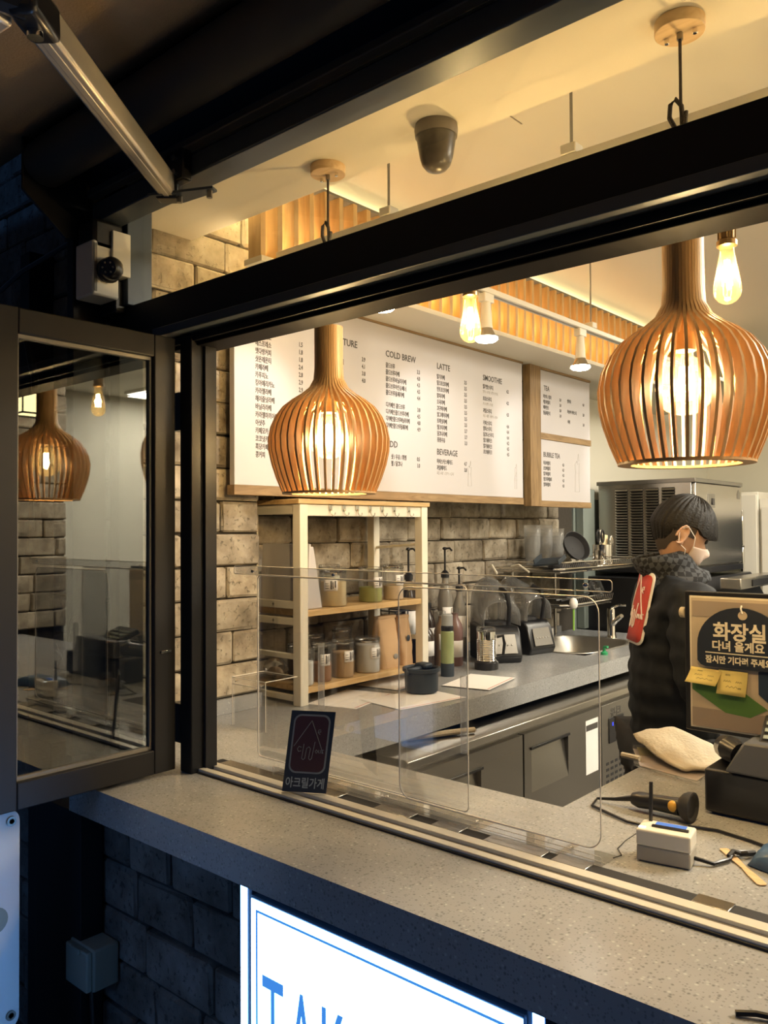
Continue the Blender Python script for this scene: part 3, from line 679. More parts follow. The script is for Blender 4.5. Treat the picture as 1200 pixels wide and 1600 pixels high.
def spot(y, tgt, label):
    x = -1.685; t = root('track_spotlight', (x, y, 2.28), label, 'spotlight', 'white track spotlights lighting the menu')
    box('adapter', x - .016, x + .016, y - .03, y + .03, 2.425, 2.458, M['white'], t, .003)
    sm = MB(); sm.lathe([(.017, 2.425), (.018, 2.40), (.020, 2.385), (.0215, 2.345), (.024, 2.33)], (x, y, 0), 20); sm.build('spot_body', M['white'], t, .001)
    MB().lathe([(.020, 2.345), (.023, 2.326), (.032, 2.308), (.041, 2.297)], (x, y, 0), 24, cap=False).build('reflector_bulb', M['steel'], t)
    MB().lathe([(.0415, 2.297), (.042, 2.290), (.034, 2.283), (.015, 2.279), (.002, 2.278)], (x, y, 0), 24).build('bulb_face', M['spotface'], t)
    dv = Vector(tgt) - Vector((x, y, 2.27)); q = dv.to_track_quat('-Z', 'Y').to_euler()
    light('spot_light', 'SPOT', (x, y, 2.27), SPOT_W, (1, .93, .86), rot=q, spot_size=R(66), spot_blend=.7, shadow_soft_size=.03)
spot(1.93, (-2.2, 1.80, 1.96), 'white track spotlight nearest the window, hidden behind the black transom')
spot(2.51, (-2.2, 2.80, 1.99), 'white track spotlight glaring just behind the hanging filament bulb')
spot(3.23, (-2.2, 3.65, 1.95), 'white track spotlight with a glaring bulb in front of the small menu board')
spot(4.15, (-2.2, 4.6, 1.9), 'white track spotlight hidden behind the large wooden lamp')
for x, y, sy in ((.45, 3.2, .6), (-.45, 5.0, .3), (2.1, 4.2, .6)):
    cl = root('ceiling_panel_light', (x, y, 2.765), {.45: 'square-cornered ceiling light panel right of the frame over the till', -.45: 'narrow ceiling light panel deep in the shop before the fridges', 2.1: 'ceiling light panel far right of the frame'}[x], 'ceiling light')
    box('frame', x - .62, x + .62, y - sy / 2 - .02, y + sy / 2 + .02, 2.775, 2.80, M['white'], cl, .002)
    box('diffuser', x - .60, x + .60, y - sy / 2, y + sy / 2, 2.770, 2.7751, M['panelface'], cl, 0)

# ================================================================ MENU BOARDS
TC = {}
def T_(ms, s_, y, z, size, sx=.62, x=-2.1895, al='LEFT'):
    if size > .03: size = .037; sx *= 1.48
    else: sx *= 1.13
    k = (s_, size, sx)
    if k not in TC: TC[k] = text('l', s_, (0, 0, 0), size, M['ink'], None, RX, sx=sx, depth=.0003, align=al, bold=.0005 if size > .02 else 0)
    me = TC[k].copy(); me.transform(Matrix.Translation((x, y, z))); ms.append(me)
mb1 = root('menu_board', (-2.2, 2.65, 1.72), 'long white menu board in an oak frame with six columns of Korean drinks and prices', 'menu board')
box('board_panel', -2.215, -2.19, 1.752, 3.578, 1.752, 2.428, M['board'], mb1, .001)
box('frame_top', -2.225, -2.186, 1.745, 3.583, 2.4285, 2.454, M['oak'], mb1, .001)
box('frame_bottom', -2.225, -2.186, 1.748, 3.578, 1.718, 1.7515, M['oak'], mb1, .001)
box('frame_batten', -2.43, -2.2255, 1.93, 3.56, 1.80, 1.86, M['oak'], mb1, .001)
hs, it, rp = .034, .0235, .02785
ms = []
T_(ms, 'COFFEE', 1.843, 2.316, hs); T_(ms, 'SIGNATURE', 2.180, 2.309, hs); T_(ms, 'COLD BREW', 2.529, 2.304, hs); T_(ms, 'LATTE', 2.872, 2.303, hs); T_(ms, 'SMOOTHIE', 3.229, 2.300, hs, .60); T_(ms, 'BEVERAGE', 2.868, 1.925, hs, .60); T_(ms, 'ADD', 2.529, 1.935, hs)
c1 = ['아메리카노', '에스프레소', '옛다방커피', '샷온레몬티', '카페라떼', '카푸치노', '킹아메리카노', '카라멜라떼', '헤이즐넛라떼', '바닐라라떼', '카라멜마끼아또', '아샷추', '카페모카', '코코넛카페라떼', '흑당카페라떼', '콩커피']
p1_ = ['1.5', '1.8', '1.8', '2.4', '2.8', '2.9', '2.9', '3.0', '3.3', '3.3', '3.5', '3.2', '3.8', '3.9', '3.9', '3.2']
for i, (a, b) in enumerate(zip(c1, p1_)):
    T_(ms, a, 1.843, 2.265 - .0276 * i, it, .60); T_(ms, b, 2.047, 2.265 - .0276 * i, it, .62)
for i, (a, b) in enumerate(zip(['콩크림라떼', '흑임자크림라떼', '딸기크림라떼', '쑥크림라떼', '달고나크림라떼', '', '', '초코크림', '녹차크림', '밤라떼', '고구마크림', '유자민트', '자몽차', '레몬차', '생강차'], ['3.9', '4.1', '3.8', '4.0', '', '', '', '4.0', '4.3', '4.0', '4.0', '4.3', '4.3', '4.5', '4.5'])):
    T_(ms, a, 2.180, 2.262 - rp * i, it, .6) if a else None
    T_(ms, b, 2.386, 2.262 - rp * i, it, .62) if b else None
for i, (a, b) in enumerate([('콜드브루', '3.3'), ('콜드브루라떼', '4.0'), ('콜드브루바닐라라떼', '4.3'), ('콜드브루아인슈페너', '4.5'), ('콜드브루돌체라떼', '4.4'), None, ('디카페인 콜드브루', '3.8'), ('디카페인 콜드브루라떼', '4.5'), ('디카페인 콜드브루바닐라라떼', '4.8'), ('디카페인 콜드브루돌체라떼', '4.9')] if True else []) if False else []: pass
cbrew = [('콜드브루', '3.3', 0), ('콜드브루라떼', '4.0', 1), ('콜드브루바닐라라떼', '4.3', 2), ('콜드브루아인슈페너', '4.5', 3), ('콜드브루돌체라떼', '4.4', 4), ('디카페인 콜드브루', '3.8', 5.8), ('디카페인콜드브루라떼', '4.5', 6.8), ('디카페인콜드브루바닐라라떼', '4.8', 7.8), ('디카페인콜드브루돌체라떼', '4.9', 8.8)]
for a, b, k in cbrew:
    T_(ms, a, 2.529, 2.260 - rp * k, it, .60 if len(a) < 11 else .48); T_(ms, b, 2.733, 2.260 - rp * k, it, .62)
for a, b, k in (('샷 / 우유 / 휘핑', '0.5', 0), ('펄 / 달고나', '1.0', 1)): T_(ms, a, 2.560, 1.888 - rp * k, it, .6); T_(ms, b, 2.729, 1.888 - rp * k, it, .62)
for i, (a, b) in enumerate([('딸기라떼', '3.5'), ('밀크초코라떼', '3.5'), ('민트초코라떼', '3.5'), ('말차라떼', '3.5'), ('오곡라떼', '3.5'), ('고구마라떼', '3.5'), ('얼그레이라떼', '3.5'), ('토피넛라떼', '3.5'), ('밀크티라떼', '3.7'), ('달고나라떼', '3.7'), ('퐁퐁우유', '3.3')]):
    T_(ms, a, 2.871, 2.260 - rp * i, it, .60); T_(ms, b, 3.077, 2.260 - rp * i, it, .62)
for i, (a, b) in enumerate([('허비스커스에이드', '4.7'), ('과일에이드', '3.8')]): T_(ms, a, 2.867, 1.887 - rp * i, it, .60); T_(ms, b, 3.073, 1.887 - rp * i, it, .62)
for a, b, z in [('딸기맛스무디', '4.2', 2.262), ('초코스무디', '4.2', 2.205), ('과일스무디', '4.3', 2.148), ('커피스무디', '4.4', 2.090), ('말차스무디', '4.4', 2.063), ('달고나스무디', '4.4', 2.035), ('밀크쉐이크', '4.2', 2.008), ('딸기쉐이크', '4.5', 1.980), ('초코쉐이크', '4.5', 1.953)]:
    T_(ms, a, 3.228, z, it, .60); T_(ms, b, 3.432, z, it, .62)
join_meshes('lettering', ms, M['ink'], mb1)
ms = []
for s_, y, z in (('딸기 + 요거트 / 밀크스무디', 3.228, 2.240), ('초코 / 민트 / 쿠키', 3.228, 2.183), ('자몽 / 레몬 / 청포도 / 망고', 3.228, 2.126), ('자몽 / 레몬 / 청포도 / 유자', 2.867, 1.838)): T_(ms, s_, y, z, .017, .6)
join_meshes('fine_print', ms, M['inkpale'], mb1)
def doodle(parent, y, z, k=1.0):
    dd = MB(); x = -2.1893
    for pts in ([(0, 0), (.005, .10), (.045, .10), (.05, 0), (0, 0)], [(.01, .10), (.0, .15), (.02, .17), (.03, .15), (.05, .16), (.045, .10)], [(.025, .16), (.04, .21), (.045, .17)]):
        dd.tube([(x, y + a * k, z + b * k) for a, b in pts], .0006, 4)
    dd.build('doodle', M['inkpale'], parent)
doodle(mb1, 3.10, 1.795, .55); doodle(mb1, 3.50, 1.795, .4); doodle(mb1, 3.50, 1.835, .4)
mb2 = root('menu_board', (-2.2, 3.98, 1.71), 'small two-part menu board in an oak frame reading TEA above and BUBBLE TEA below', 'menu board')
box('upright', -2.225, -2.182, 3.642, 3.747, 1.712, 2.4535, M['oakz'], mb2, .001)
box('frame_top', -2.225, -2.184, 3.748, 4.305, 2.425, 2.4535, M['oak'], mb2, .001)
box('frame_middle', -2.225, -2.184, 3.748, 4.305, 2.063, 2.096, M['oak'], mb2, .001)
box('frame_bottom', -2.225, -2.184, 3.748, 4.300, 1.711, 1.742, M['oak'], mb2, .001)
box('tea_panel', -2.215, -2.19, 3.748, 4.302, 2.0965, 2.4245, M['board'], mb2, .001)
box('bubble_tea_panel', -2.215, -2.19, 3.748, 4.300, 1.7425, 2.0625, M['board'], mb2, .001)
ms = []
T_(ms, 'TEA', 3.791, 2.321, hs, .6); T_(ms, 'BUBBLE TEA', 3.781, 1.972, hs, .58)
for i, (a, b) in enumerate([('허브티 / 홍차', '3.0'), ('캐모마일티', '3.0'), ('페퍼민트', '3.0'), ('청귤레몬티', '3.0')]): T_(ms, a, 3.784, 2.281 - .0287 * i, .023, .6); T_(ms, b, 3.955, 2.281 - .0287 * i, .022, .6)
for a, b, z in (('쌍화차', '4.0', 2.283), ('복숭아 아이스티', '3.8', 2.226), ('식혜', '3.8', 2.170)): T_(ms, a, 4.041, z, .023, .6); T_(ms, b, 4.217, z, .022, .6)
for i, a in enumerate(('타로버블티', '초코버블티', '딸기버블티', '밀크티버블티', '말차버블티')): T_(ms, a, 3.780, 1.932 - .0282 * i, .023, .6); T_(ms, '4.3', 3.981, 1.932 - .0282 * i, .022, .6)
join_meshes('lettering', ms, M['ink'], mb2)
doodle(mb2, 4.12, 1.80, 1.0)
# breaker strip and cable behind, between the boards
bk = root('wall_conduit_panel', (-2.3, 3.60, 1.73), 'narrow grey conduit panel with a dangling plug in the gap between the two menu boards', 'conduit')
box('panel', -2.40, -2.24, 3.595, 3.638, 1.735, 2.40, M['plugbox'], bk, .002)
MB().tube([(-2.235, 3.61, 2.35), (-2.232, 3.63, 2.33), (-2.234, 3.615, 2.29), (-2.232, 3.62, 2.27)], .003, 6).build('cable', M['white'], bk)
box('plug', -2.240, -2.225, 3.605, 3.63, 2.235, 2.272, M['blackp'], bk, .003)
# grey panel low on the wall beyond the menu
struct(box('trim_8', -2.494, -2.46, 4.605, 7.0, 0, 1.78, M['plugbox'], bevel=.001))

# ================================================================ SHELF UNIT
sh = root('shelf_unit', (-2.27, 2.35, .98), 'white metal shelf unit with wooden boards and a row of hooks, standing on the worktop', 'shelf')
lw = .038
for x, y in ((-2.158, 1.985), (-2.158, 2.672), (-2.425, 1.985), (-2.425, 2.672)): box('leg', x, x + lw, y, y + lw, .98, 1.690, M['white'], sh, .002)
box('front_beam', -2.150, -2.126, 2.023, 2.672, 1.648, 1.690, M['white'], sh, .002)
box('rear_beam', -2.42, -2.40, 2.023, 2.672, 1.66, 1.690, M['white'], sh, .002)
for y in (1.992, 2.682):
    for z0, z1 in ((1.655, 1.690), (1.318, 1.345) if y < 2 else (1.343, 1.37), (1.26, 1.285), (1.140, 1.158), (.992, 1.012)): box('side_rail', -2.387, -2.158, y, y + .018, z0, z1, M['white'], sh, .002)
MB().cyl((-2.387, 2.69, 1.52), (-2.158, 2.69, 1.535), .006).build('cross_rod', M['white'], sh)
box('top_board', -2.43, -2.115, 1.975, 2.72, 1.6905, 1.708, M['shelfwood'], sh, .002)
box('shelf_board', -2.42, -2.125, 2.024, 2.671, 1.290, 1.312, M['shelfwood'], sh, .002)
box('shelf_board', -2.42, -2.125, 2.024, 2.671, 1.020, 1.041, M['shelfwood'], sh, .002)
for i in range(7):
    y = 2.14 + i * .072 + (.02 if i == 6 else 0)
    hk = MB(); hk.box(-2.126, -2.122, y - .008, y + .008, 1.668, 1.688); hk.tube([(-2.122, y, 1.675), (-2.118, y, 1.655), (-2.108, y, 1.648), (-2.100, y, 1.655), (-2.099, y, 1.662)], .0022, 6)
    hk.build('hook', M['chrome'], sh)
for y, z in ((1.9915, 1.332), (1.9915, 1.273)): MB().sphere((-2.27, y, z), (.005, .002, .005)).build('screw', M['steeld'], sh)

def jar(x, y, z, r_, h, fill, col, label, lab=True, ly=-.3, group='clear powder jars on the white shelf'):
    t = root('powder_jar', (x, y, z), label, 'jar', group)
    MB().lathe([(r_ * .96, z), (r_, z + .006), (r_, z + h), (r_ * .99, z + h)], (x, y, 0), 28, cap=False).build('jar_body', M['jar'], t)
    MB().lathe([(r_ * .94, z + .002), (r_ * .965, z + .006), (r_ * .965, z + h * fill - .003), (r_ * .9, z + h * fill), (.002, z + h * fill + .003)], (x, y, 0), 28).build('powder', col, t)
    ld = MB().lathe([(r_ * .97, z + h - .004), (r_ * 1.02, z + h), (r_ * 1.02, z + h + .012), (r_ * .9, z + h + .016), (r_ * .2, z + h + .017)], (x, y, 0), 28); ld.build('lid', M['jar'], t)
    MB().lathe([(r_ * .985, z + h - .001), (r_ * 1.012, z + h + .002), (r_ * 1.012, z + h + .005), (r_ * .985, z + h + .006)], (x, y, 0), 28, cap=False).build('seal_ring', M['chrome'], t)
    if lab:
        cv = MB(); w_ = 1.05
        cv.grid(lambda a, b: Vector((x + (r_ + .0012) * math.cos(ly + w_ * (a - .5)), y + (r_ + .0012) * math.sin(ly + w_ * (a - .5)), z + h * .46 + .042 * b)), 6, 1)
        lb = cv.build('paper_label', M['paper'], t, solid=.0004)
        tx = MB()
        for a, b, c_, d_ in ((.50, .62, .15, .9), (.66, .72, .2, .8), (.12, .4, .2, .26), (.12, .4, .42, .47), (.12, .36, .62, .67), (.8, .9, .3, .9)):
            tx.grid(lambda u, v, a=a, b=b, c_=c_, d_=d_: Vector((x + (r_ + .0019) * math.cos(ly + w_ * (a + (b - a) * u - .5)), y + (r_ + .0019) * math.sin(ly + w_ * (a + (b - a) * u - .5)), z + h * .46 + .042 * (c_ + (d_ - c_) * v))), 1, 1)
        tx.build('label_writing', M['ink'], lb, solid=.0002)
    return t
PW = {k: mat('powder_' + k, tuple(min(.9, v * 1.3) for v in c), .9, bump=.3, bscale=300) for k, c in dict(cream=(.70, .56, .34), pale=(.74, .68, .54), green=(.36, .38, .13), beige=(.62, .50, .36), cocoa=(.34, .18, .10), tan=(.52, .37, .22), white=(.80, .76, .68), dark=(.10, .07, .05)).items()}
Zu, Zl = 1.3125, 1.0415
jar(-2.185, 2.215, Zu, .050, .128, .72, PW['cream'], 'clear jar of cream-yellow powder, leftmost on the upper shelf', True, -1.0)
jar(-2.275, 2.285, Zu, .042, .135, .80, PW['pale'], 'clear jar of pale powder half hidden behind the leftmost upper jar', False)
jar(-2.195, 2.435, Zu, .047, .122, .48, PW['green'], 'clear jar of green tea powder in the middle of the upper shelf', True, -.05)
jar(-2.195, 2.575, Zu, .042, .128, .45, PW['beige'], 'clear jar of beige powder, rightmost on the upper shelf', True, -.1)
jar(-2.170, 2.055, Zl, .030, .118, .72, PW['white'], 'clear jar of white powder right beside the front leg of the shelf', False)
jar(-2.185, 2.150, Zl, .038, .130, .52, PW['cocoa'], 'clear jar of reddish cocoa powder on the lower shelf', True, -.35)
jar(-2.185, 2.265, Zl, .042, .128, .74, PW['tan'], 'clear jar of tan powder between the cocoa and the white jar on the lower shelf', True, -.15)
jar(-2.185, 2.405, Zl, .049, .120, .90, PW['white'], 'wide clear jar full of white powder beside the kraft bags', True, -.05)
jar(-2.30, 2.135, Zl, .036, .115, .70, PW['dark'], 'dark-filled jar at the back left of the lower shelf', False)
jar(-2.32, 2.24, Zl, .040, .14, .5, PW['dark'], 'dark-filled jar standing behind the cocoa jar', False)
jar(-2.32, 2.40, Zl, .040, .15, .62, PW['dark'], 'dark-filled jar standing behind the wide white jar', False)
def bag(x, y, z, wy, wx, h, m, label, group=None, tilt=0):
    t = root('coffee_bag', (x, y, z), label, 'bag', group)
    bb_ = MB()
    def f(a, b):
        ang = 2 * math.pi * a; k = 1 - .25 * b ** 3; c_, s_ = math.cos(ang), math.sin(ang)
        sq = lambda v: math.copysign(abs(v) ** .45, v)
        return Vector((x + wx / 2 * sq(c_) * (1 - .75 * b ** 2) + .004 * noise.noise(Vector((a * 9, b * 6, x * 9))), y + wy / 2 * sq(s_) + .004 * noise.noise(Vector((a * 8, b * 7, 5))), z + h * b))
    rings = [[f(j / 28, i / 12) for j in range(28)] for i in range(13)]
    bb_.ringloft(rings); bb_.build('bag_body', m, t, smooth=50)
    box('fold', x - wx * .16, x + wx * .16, y - wy / 2 * .97, y + wy / 2 * .97, z + h - .004, z + h + .008, m, t, .001)
    return t
b1 = bag(-2.20, 2.525, Zl, .115, .085, .20, M['kraft'], 'brown kraft coffee bag with a round seal, left of the pair')
b2 = bag(-2.195, 2.628, Zl, .070, .075, .195, M['kraft'], 'slimmer brown kraft coffee bag against the right shelf leg')
MB().sphere((-2.158, 2.545, Zl + .045), (.003, .014, .011)).build('round_seal', M['alugrey'], b1)
MB().sphere((-2.160, 2.628, Zl + .11), (.003, .011, .013)).build('round_seal', M['navyb'], b2)
fb = root('folder_stack', (-2.3, 2.08, Zu), 'white plastic file box leaning at the left end of the upper shelf', 'file box')
fo = MB(); fo.prism([(-2.39, 2.03, Zu), (-2.135, 2.03, Zu), (-2.135, 2.045, Zu + .235), (-2.39, 2.045, Zu + .235)], (0, .008, 0)); fo.build('front_sheet', M['board'], fb, .002)
fo = MB(); fo.prism([(-2.152, 2.125, Zu), (-2.152, 2.045, Zu), (-2.152, 2.060, Zu + .225), (-2.152, 2.082, Zu + .225)], (-.20, 0, 0)); fo.build('file_pocket', M['board'], fb, .003)
pc = root('plastic_bag', (-2.3, 2.06, Zl), 'crumpled clear plastic bag with pastry at the left end of the lower shelf', 'bag')
def crum(a, b):
    th = 2 * math.pi * a; ph = math.pi * (.02 + .96 * b); n_ = 1 + .25 * noise.noise(Vector((math.cos(th) * 2, math.sin(th) * 2, b * 5)))
    return Vector((-2.33 + .055 * math.sin(ph) * math.cos(th) * n_, 2.055 + .026 * math.sin(ph) * math.sin(th) * n_, Zl + .045 - .044 * math.cos(ph)))
MB().grid(crum, 24, 12).build('bag_film', M['jar'], pc); MB().sphere((-2.33, 2.055, Zl + .027), (.042, .019, .022)).build('contents', PW['tan'], pc)

# ================================================================ WORKTOP OBJECTS
def sheet(name, pts, z, m, label, cat, group=None, th=.0008, parent=None):
    o = MB().prism([(a, b, z) for a, b in pts], (0, 0, th)).build(name, m, parent)
    if parent is None: tag(o, label, cat, group)
    return o
for k, (cx, cy, a, lab) in enumerate(((-2.08, 2.20, 14, 'white paper placemat with a red edge line nearest the shelf legs'), (-1.90, 2.34, -9, 'white paper placemat at the worktop edge in front of the knock box'), (-2.16, 2.55, 8, 'white paper placemat under the black knock box'), (-1.90, 2.76, 12, 'white paper placemat farthest along the worktop edge'))):
    ca, sa = math.cos(R(a)), math.sin(R(a)); P = lambda u, v: (cx + u * ca - v * sa, cy + u * sa + v * ca)
    pm = root('paper_placemat', (cx, cy, CZ), lab, 'paper sheet', 'printed paper mats on the worktop')
    hw, hl = (.10, .145) if k != 1 else (.11, .16)
    z = CZ + .0004 + .0012 * k
    MB().prism([(*P(-hw, -hl), z), (*P(hw, -hl), z), (*P(hw, hl), z), (*P(-hw, hl), z)], (0, 0, .0008)).build('paper', M['paper'], pm)
    MB().prism([(*P(hw - .014, -hl + .01), z + .0009), (*P(hw - .008, -hl + .01), z + .0009), (*P(hw - .008, hl - .01), z + .0009), (*P(hw - .014, hl - .01), z + .0009)], (0, 0, .0002)).build('red_line', M['pink'], pm)
kb = root('knock_box', (-1.955, 2.45, CZ + .005), 'round dark slate plastic knock box standing on the paper mats', 'knock box')
kx, ky, kz = -1.955, 2.455, CZ + .005
MB().lathe([(.058, kz), (.062, kz + .004), (.065, kz + .075), (.072, kz + .078), (.073, kz + .090), (.066, kz + .092), (.060, kz + .085), (.055, kz + .012), (.002, kz + .010)], (kx, ky, 0), 36, cap=False).build('bowl', M['navyb'], kb)
MB().tube([(kx - .015, ky - .062, kz + .083), (kx - .015, ky + .062, kz + .083)], .010, 12).build('knock_bar', M['navyb'], kb)
box('rim_handle', kx - .045, kx + .01, ky + .010, ky + .060, kz + .080, kz + .102, M['navyb'], kb, .008)
for s_ in (-1, 1): MB().sphere((kx + .012 * s_, ky + .070 * s_, kz + .078), (.012, .010, .012)).build('lug', M['navyb'], kb)

# syrup bottles
def pump_bottle(x, y, h, r_, liquid, label, pump=True, tagz=.5, cap=None):
    t = root('syrup_bottle', (x, y, CZ), label, 'bottle', 'syrup and sauce bottles beside the shelf'); z = CZ
    hb = h * .70
    MB().lathe([(r_ * .92, z), (r_, z + .008), (r_, z + hb * .78), (r_ * .8, z + hb * .88), (r_ * .42, z + hb), (r_ * .42, z + hb + .02)], (x, y, 0), 24).build('bottle_body', liquid, t)
    cv = MB().grid(lambda a, b: Vector((x + (r_ + .001) * math.cos(-.5 + 1.6 * (a - .5)), y + (r_ + .001) * math.sin(-.5 + 1.6 * (a - .5)), z + hb * (tagz - .16) + hb * .34 * b)), 8, 1).build('bottle_label', M['paper'], t, solid=.0004)
    zz = z + hb + .02
    if pump:
        pm = MB(); pm.lathe([(r_ * .55, zz), (r_ * .55, zz + .022), (r_ * .3, zz + .032), (.005, zz + .036), (.005, z + h)], (x, y, 0), 16); pm.sphere((x, y, z + h), (.012, .012, .008)); pm.tube([(x, y, z + h), (x + .025, y + .004, z + h + .002), (x + .038, y + .006, z + h - .010)], .0048, 8)
        pm.build('pump_head', M['blackp'], t)
    else: MB().lathe([(r_ * .5, zz - .004), (r_ * .5, zz + .02), (r_ * .44, zz + .022)], (x, y, 0), 16).build('cap', cap or M['blackp'], t)
    return t
AM = mat('amber_syrup', (.16, .075, .03), .18); GR = mat('green_syrup', (.17, .21, .07), .25); MV = mat('mauve_sauce', (.17, .095, .085), .3); BRN = mat('hazel_sauce', (.27, .18, .11), .3); CLR = mat('pale_syrup', (.45, .42, .36), .12, trans=.5)
pump_bottle(-2.37, 2.887, .528, .036, M['dark_liquid'], 'tall pump bottle seen behind the right leg of the shelf')
pump_bottle(-2.36, 3.148, .525, .036, CLR, 'tall clear pump bottle with a white hang tag right of the shelf')
pump_bottle(-2.33, 3.22, .43, .033, CLR, 'clear pump bottle with a slender black pump nearest the blender hood')
pump_bottle(-2.26, 2.86, .27, .045, M['dark_liquid'], 'wide dark syrup jug with a bare black cap just right of the shelf leg', False)
pump_bottle(-2.235, 2.955, .30, .036, BRN, 'hazel brown sauce bottle with a clear cap', False, .55, M['jar'])
pump_bottle(-2.225, 3.04, .31, .036, MV, 'mauve sauce bottle with a clear cap behind the green one', False, .35, M['jar'])
pump_bottle(-2.40, 2.985, .36, .034, AM, 'short amber pump bottle low behind the dark jug')
pump_bottle(-2.40, 3.065, .33, .034, M['dark_liquid'], 'dark bottle at the wall behind the clear pump bottle', False)
gb = root('sauce_bottle', (-2.09, 2.80, CZ), 'slim green sauce bottle with a frosted cap standing in front of the other bottles', 'bottle')
MB().lathe([(.026, CZ), (.028, CZ + .005), (.028, CZ + .185), (.025, CZ + .19)], (-2.09, 2.80, 0), 24).build('bottle_body', mat('pale_green_syrup', (.26, .31, .14), .3), gb)
MB().lathe([(.0285, CZ), (.0285, CZ + .055)], (-2.09, 2.80, 0), 24).build('bottle_base_band', M['navyb'], gb)
MB().lathe([(.026, CZ + .19), (.027, CZ + .208), (.024, CZ + .212)], (-2.09, 2.80, 0), 24).build('collar', M['blackp'], gb)
MB().lathe([(.024, CZ + .210), (.0245, CZ + .255), (.021, CZ + .260), (.002, CZ + .261)], (-2.09, 2.80, 0), 24).build('cap', mat('frosted_cap', (.50, .52, .52), .4, trans=.4), gb)
# wire rack behind the bottles with small cards
rk = root('wire_bottle_rack', (-2.33, 2.80, 1.18), 'black wire rack with cards behind the kraft bags', 'rack')
wm = MB()
for z in (1.24, 1.14):
    wm.tube([(-2.43, 2.735, z), (-2.32, 2.735, z), (-2.32, 2.82, z), (-2.43, 2.82, z)], .003, 6)
for y in (2.735, 2.82): wm.tube([(-2.32, y, CZ), (-2.32, y, 1.24)], .003, 6); wm.tube([(-2.43, y, CZ), (-2.43, y, 1.24)], .003, 6)
wm.build('wire_frame', M['blackm'], rk)
for y, z in ((2.757, 1.155), (2.798, 1.11)): box('card', -2.3165, -2.3155, y - .018, y + .018, z, z + .07, M['paper'], rk, 0)

# milk frother, blenders
mf = root('milk_frother', (-2.05, 3.10, CZ), 'cylindrical steel milk frother with ribbed sides left of the blender', 'frother')
fx, fy = -2.062, 3.05
MB().lathe([(.052, CZ), (.053, CZ + .006), (.053, CZ + .030), (.046, CZ + .036)], (fx, fy, 0), 28).build('base', M['blackp'], mf)
pr2 = [(.042, CZ + .034)]
for i in range(12): pr2 += [(.044, CZ + .040 + i * .0078), (.0415, CZ + .044 + i * .0078)]
pr2 += [(.042, CZ + .136), (.042, CZ + .166)]
MB().lathe(pr2, (fx, fy, 0), 32, cap=False).build('ribbed_jug', M['chrome'], mf, smooth=20)
MB().lathe([(.043, CZ + .166), (.044, CZ + .172), (.042, CZ + .184), (.01, CZ + .186)], (fx, fy, 0), 28).build('lid', M['jar'], mf)
MB().tube([(fx + .035, fy + .03, CZ + .14), (fx + .055, fy + .05, CZ + .145), (fx + .06, fy + .055, CZ + .11), (fx + .055, fy + .05, CZ + .06), (fx + .035, fy + .03, CZ + .05)], .007, 10).build('handle', M['blackp'], mf)
def blender(x, y, s, label, rot, panelm):
    t = root('blender', (x, y, CZ), label, 'blender', 'black bar blenders under clear hoods')
    a, b = Vector((math.cos(rot), math.sin(rot), 0)), Vector((-math.sin(rot), math.cos(rot), 0))
    P = lambda u, v, z: Vector((x, y, CZ + z)) + a * u + b * v
    w2 = .088 * s
    prof = [(-.13, 0), (.10, 0), (.115, .03), (.085, .135), (.06, .16), (-.13, .165)]
    bd = MB(); bd.prism([P(u * s, -w2, z * s) for u, z in prof], b * 2 * w2); bd.build('motor_base', M['blackp'], t, .008, 3)
    pn = MB(); pn.prism([P(.1165 * s, -w2 * .72, .045 * s), P(.1165 * s, w2 * .72, .045 * s), P(.0905 * s, w2 * .66, .128 * s), P(.0905 * s, -w2 * .66, .128 * s)], a * .002 * s); pn.build('control_panel', panelm, t, .001)
    kn_ = MB()
    for i in range(5): kn_.sphere(P(.108 * s, w2 * (-.45 + .22 * i), .082 * s), .004, None, 8, 6)
    kn_.build('button', M['inkpale'], t)
    cl_ = MB(); cl_.lathe([(.075 * s, .162 * s), (.07 * s, .175 * s), (.03 * s, .18 * s)], P(-.03 * s, 0, 0), 20); cl_.build('coupling', M['blackm'], t)
    hd = MB()     # clear sound hood: arched shell
    def hf(u, v):
        an = math.pi * u
        xx = -.115 + .20 * v; rr_ = (.09 + .0 * v)
        top = .375 - .05 * v - .05 * v * v
        return P(xx * s, -math.cos(an) * w2 * .98, (.165 + (top - .165) * (math.sin(an) ** .45)) * s)
    hd.grid(hf, 16, 8); hd.build('sound_hood', M['hood'], t, solid=.002)
    for v_ in (0.0, 1.0):
        MB().tube([hf(i / 16, v_) for i in range(17)], .0018, 6).build('hood_edge', M['cup'], t)
    hg = MB(); hg.tube([P(-.10 * s, 0, .425 * s), P(-.05 * s, 0, .435 * s), P(.02 * s, 0, .40 * s)], .005, 8); hg.build('hood_handle', M['white'], t)
    ja = MB(); ja.lathe([(.045 * s, .18 * s), (.05 * s, .19 * s), (.062 * s, .34 * s), (.064 * s, .345 * s)], P(-.03 * s, 0, 0), 20, cap=False); ja.build('blender_jug', M['jar'], t)
    MB().tube([P(.02 * s, w2 * .2, .33 * s), P(.07 * s, w2 * .35, .31 * s), P(.085 * s, w2 * .4, .25 * s), P(.07 * s, w2 * .4, .17 * s)], [.012 * s, .013 * s, .011 * s, .010 * s], 10).build('jug_handle', M['blackp'], t)
    return t
blender(-2.165, 3.285, 1.02, 'black blender with a big grey control panel and clear hood, next to the steel frother', R(-38), M['steeld'])
blender(-2.19, 3.60, 1.0, 'black blender with a small grey control panel, the farther of the two', R(-12), M['alugrey'])
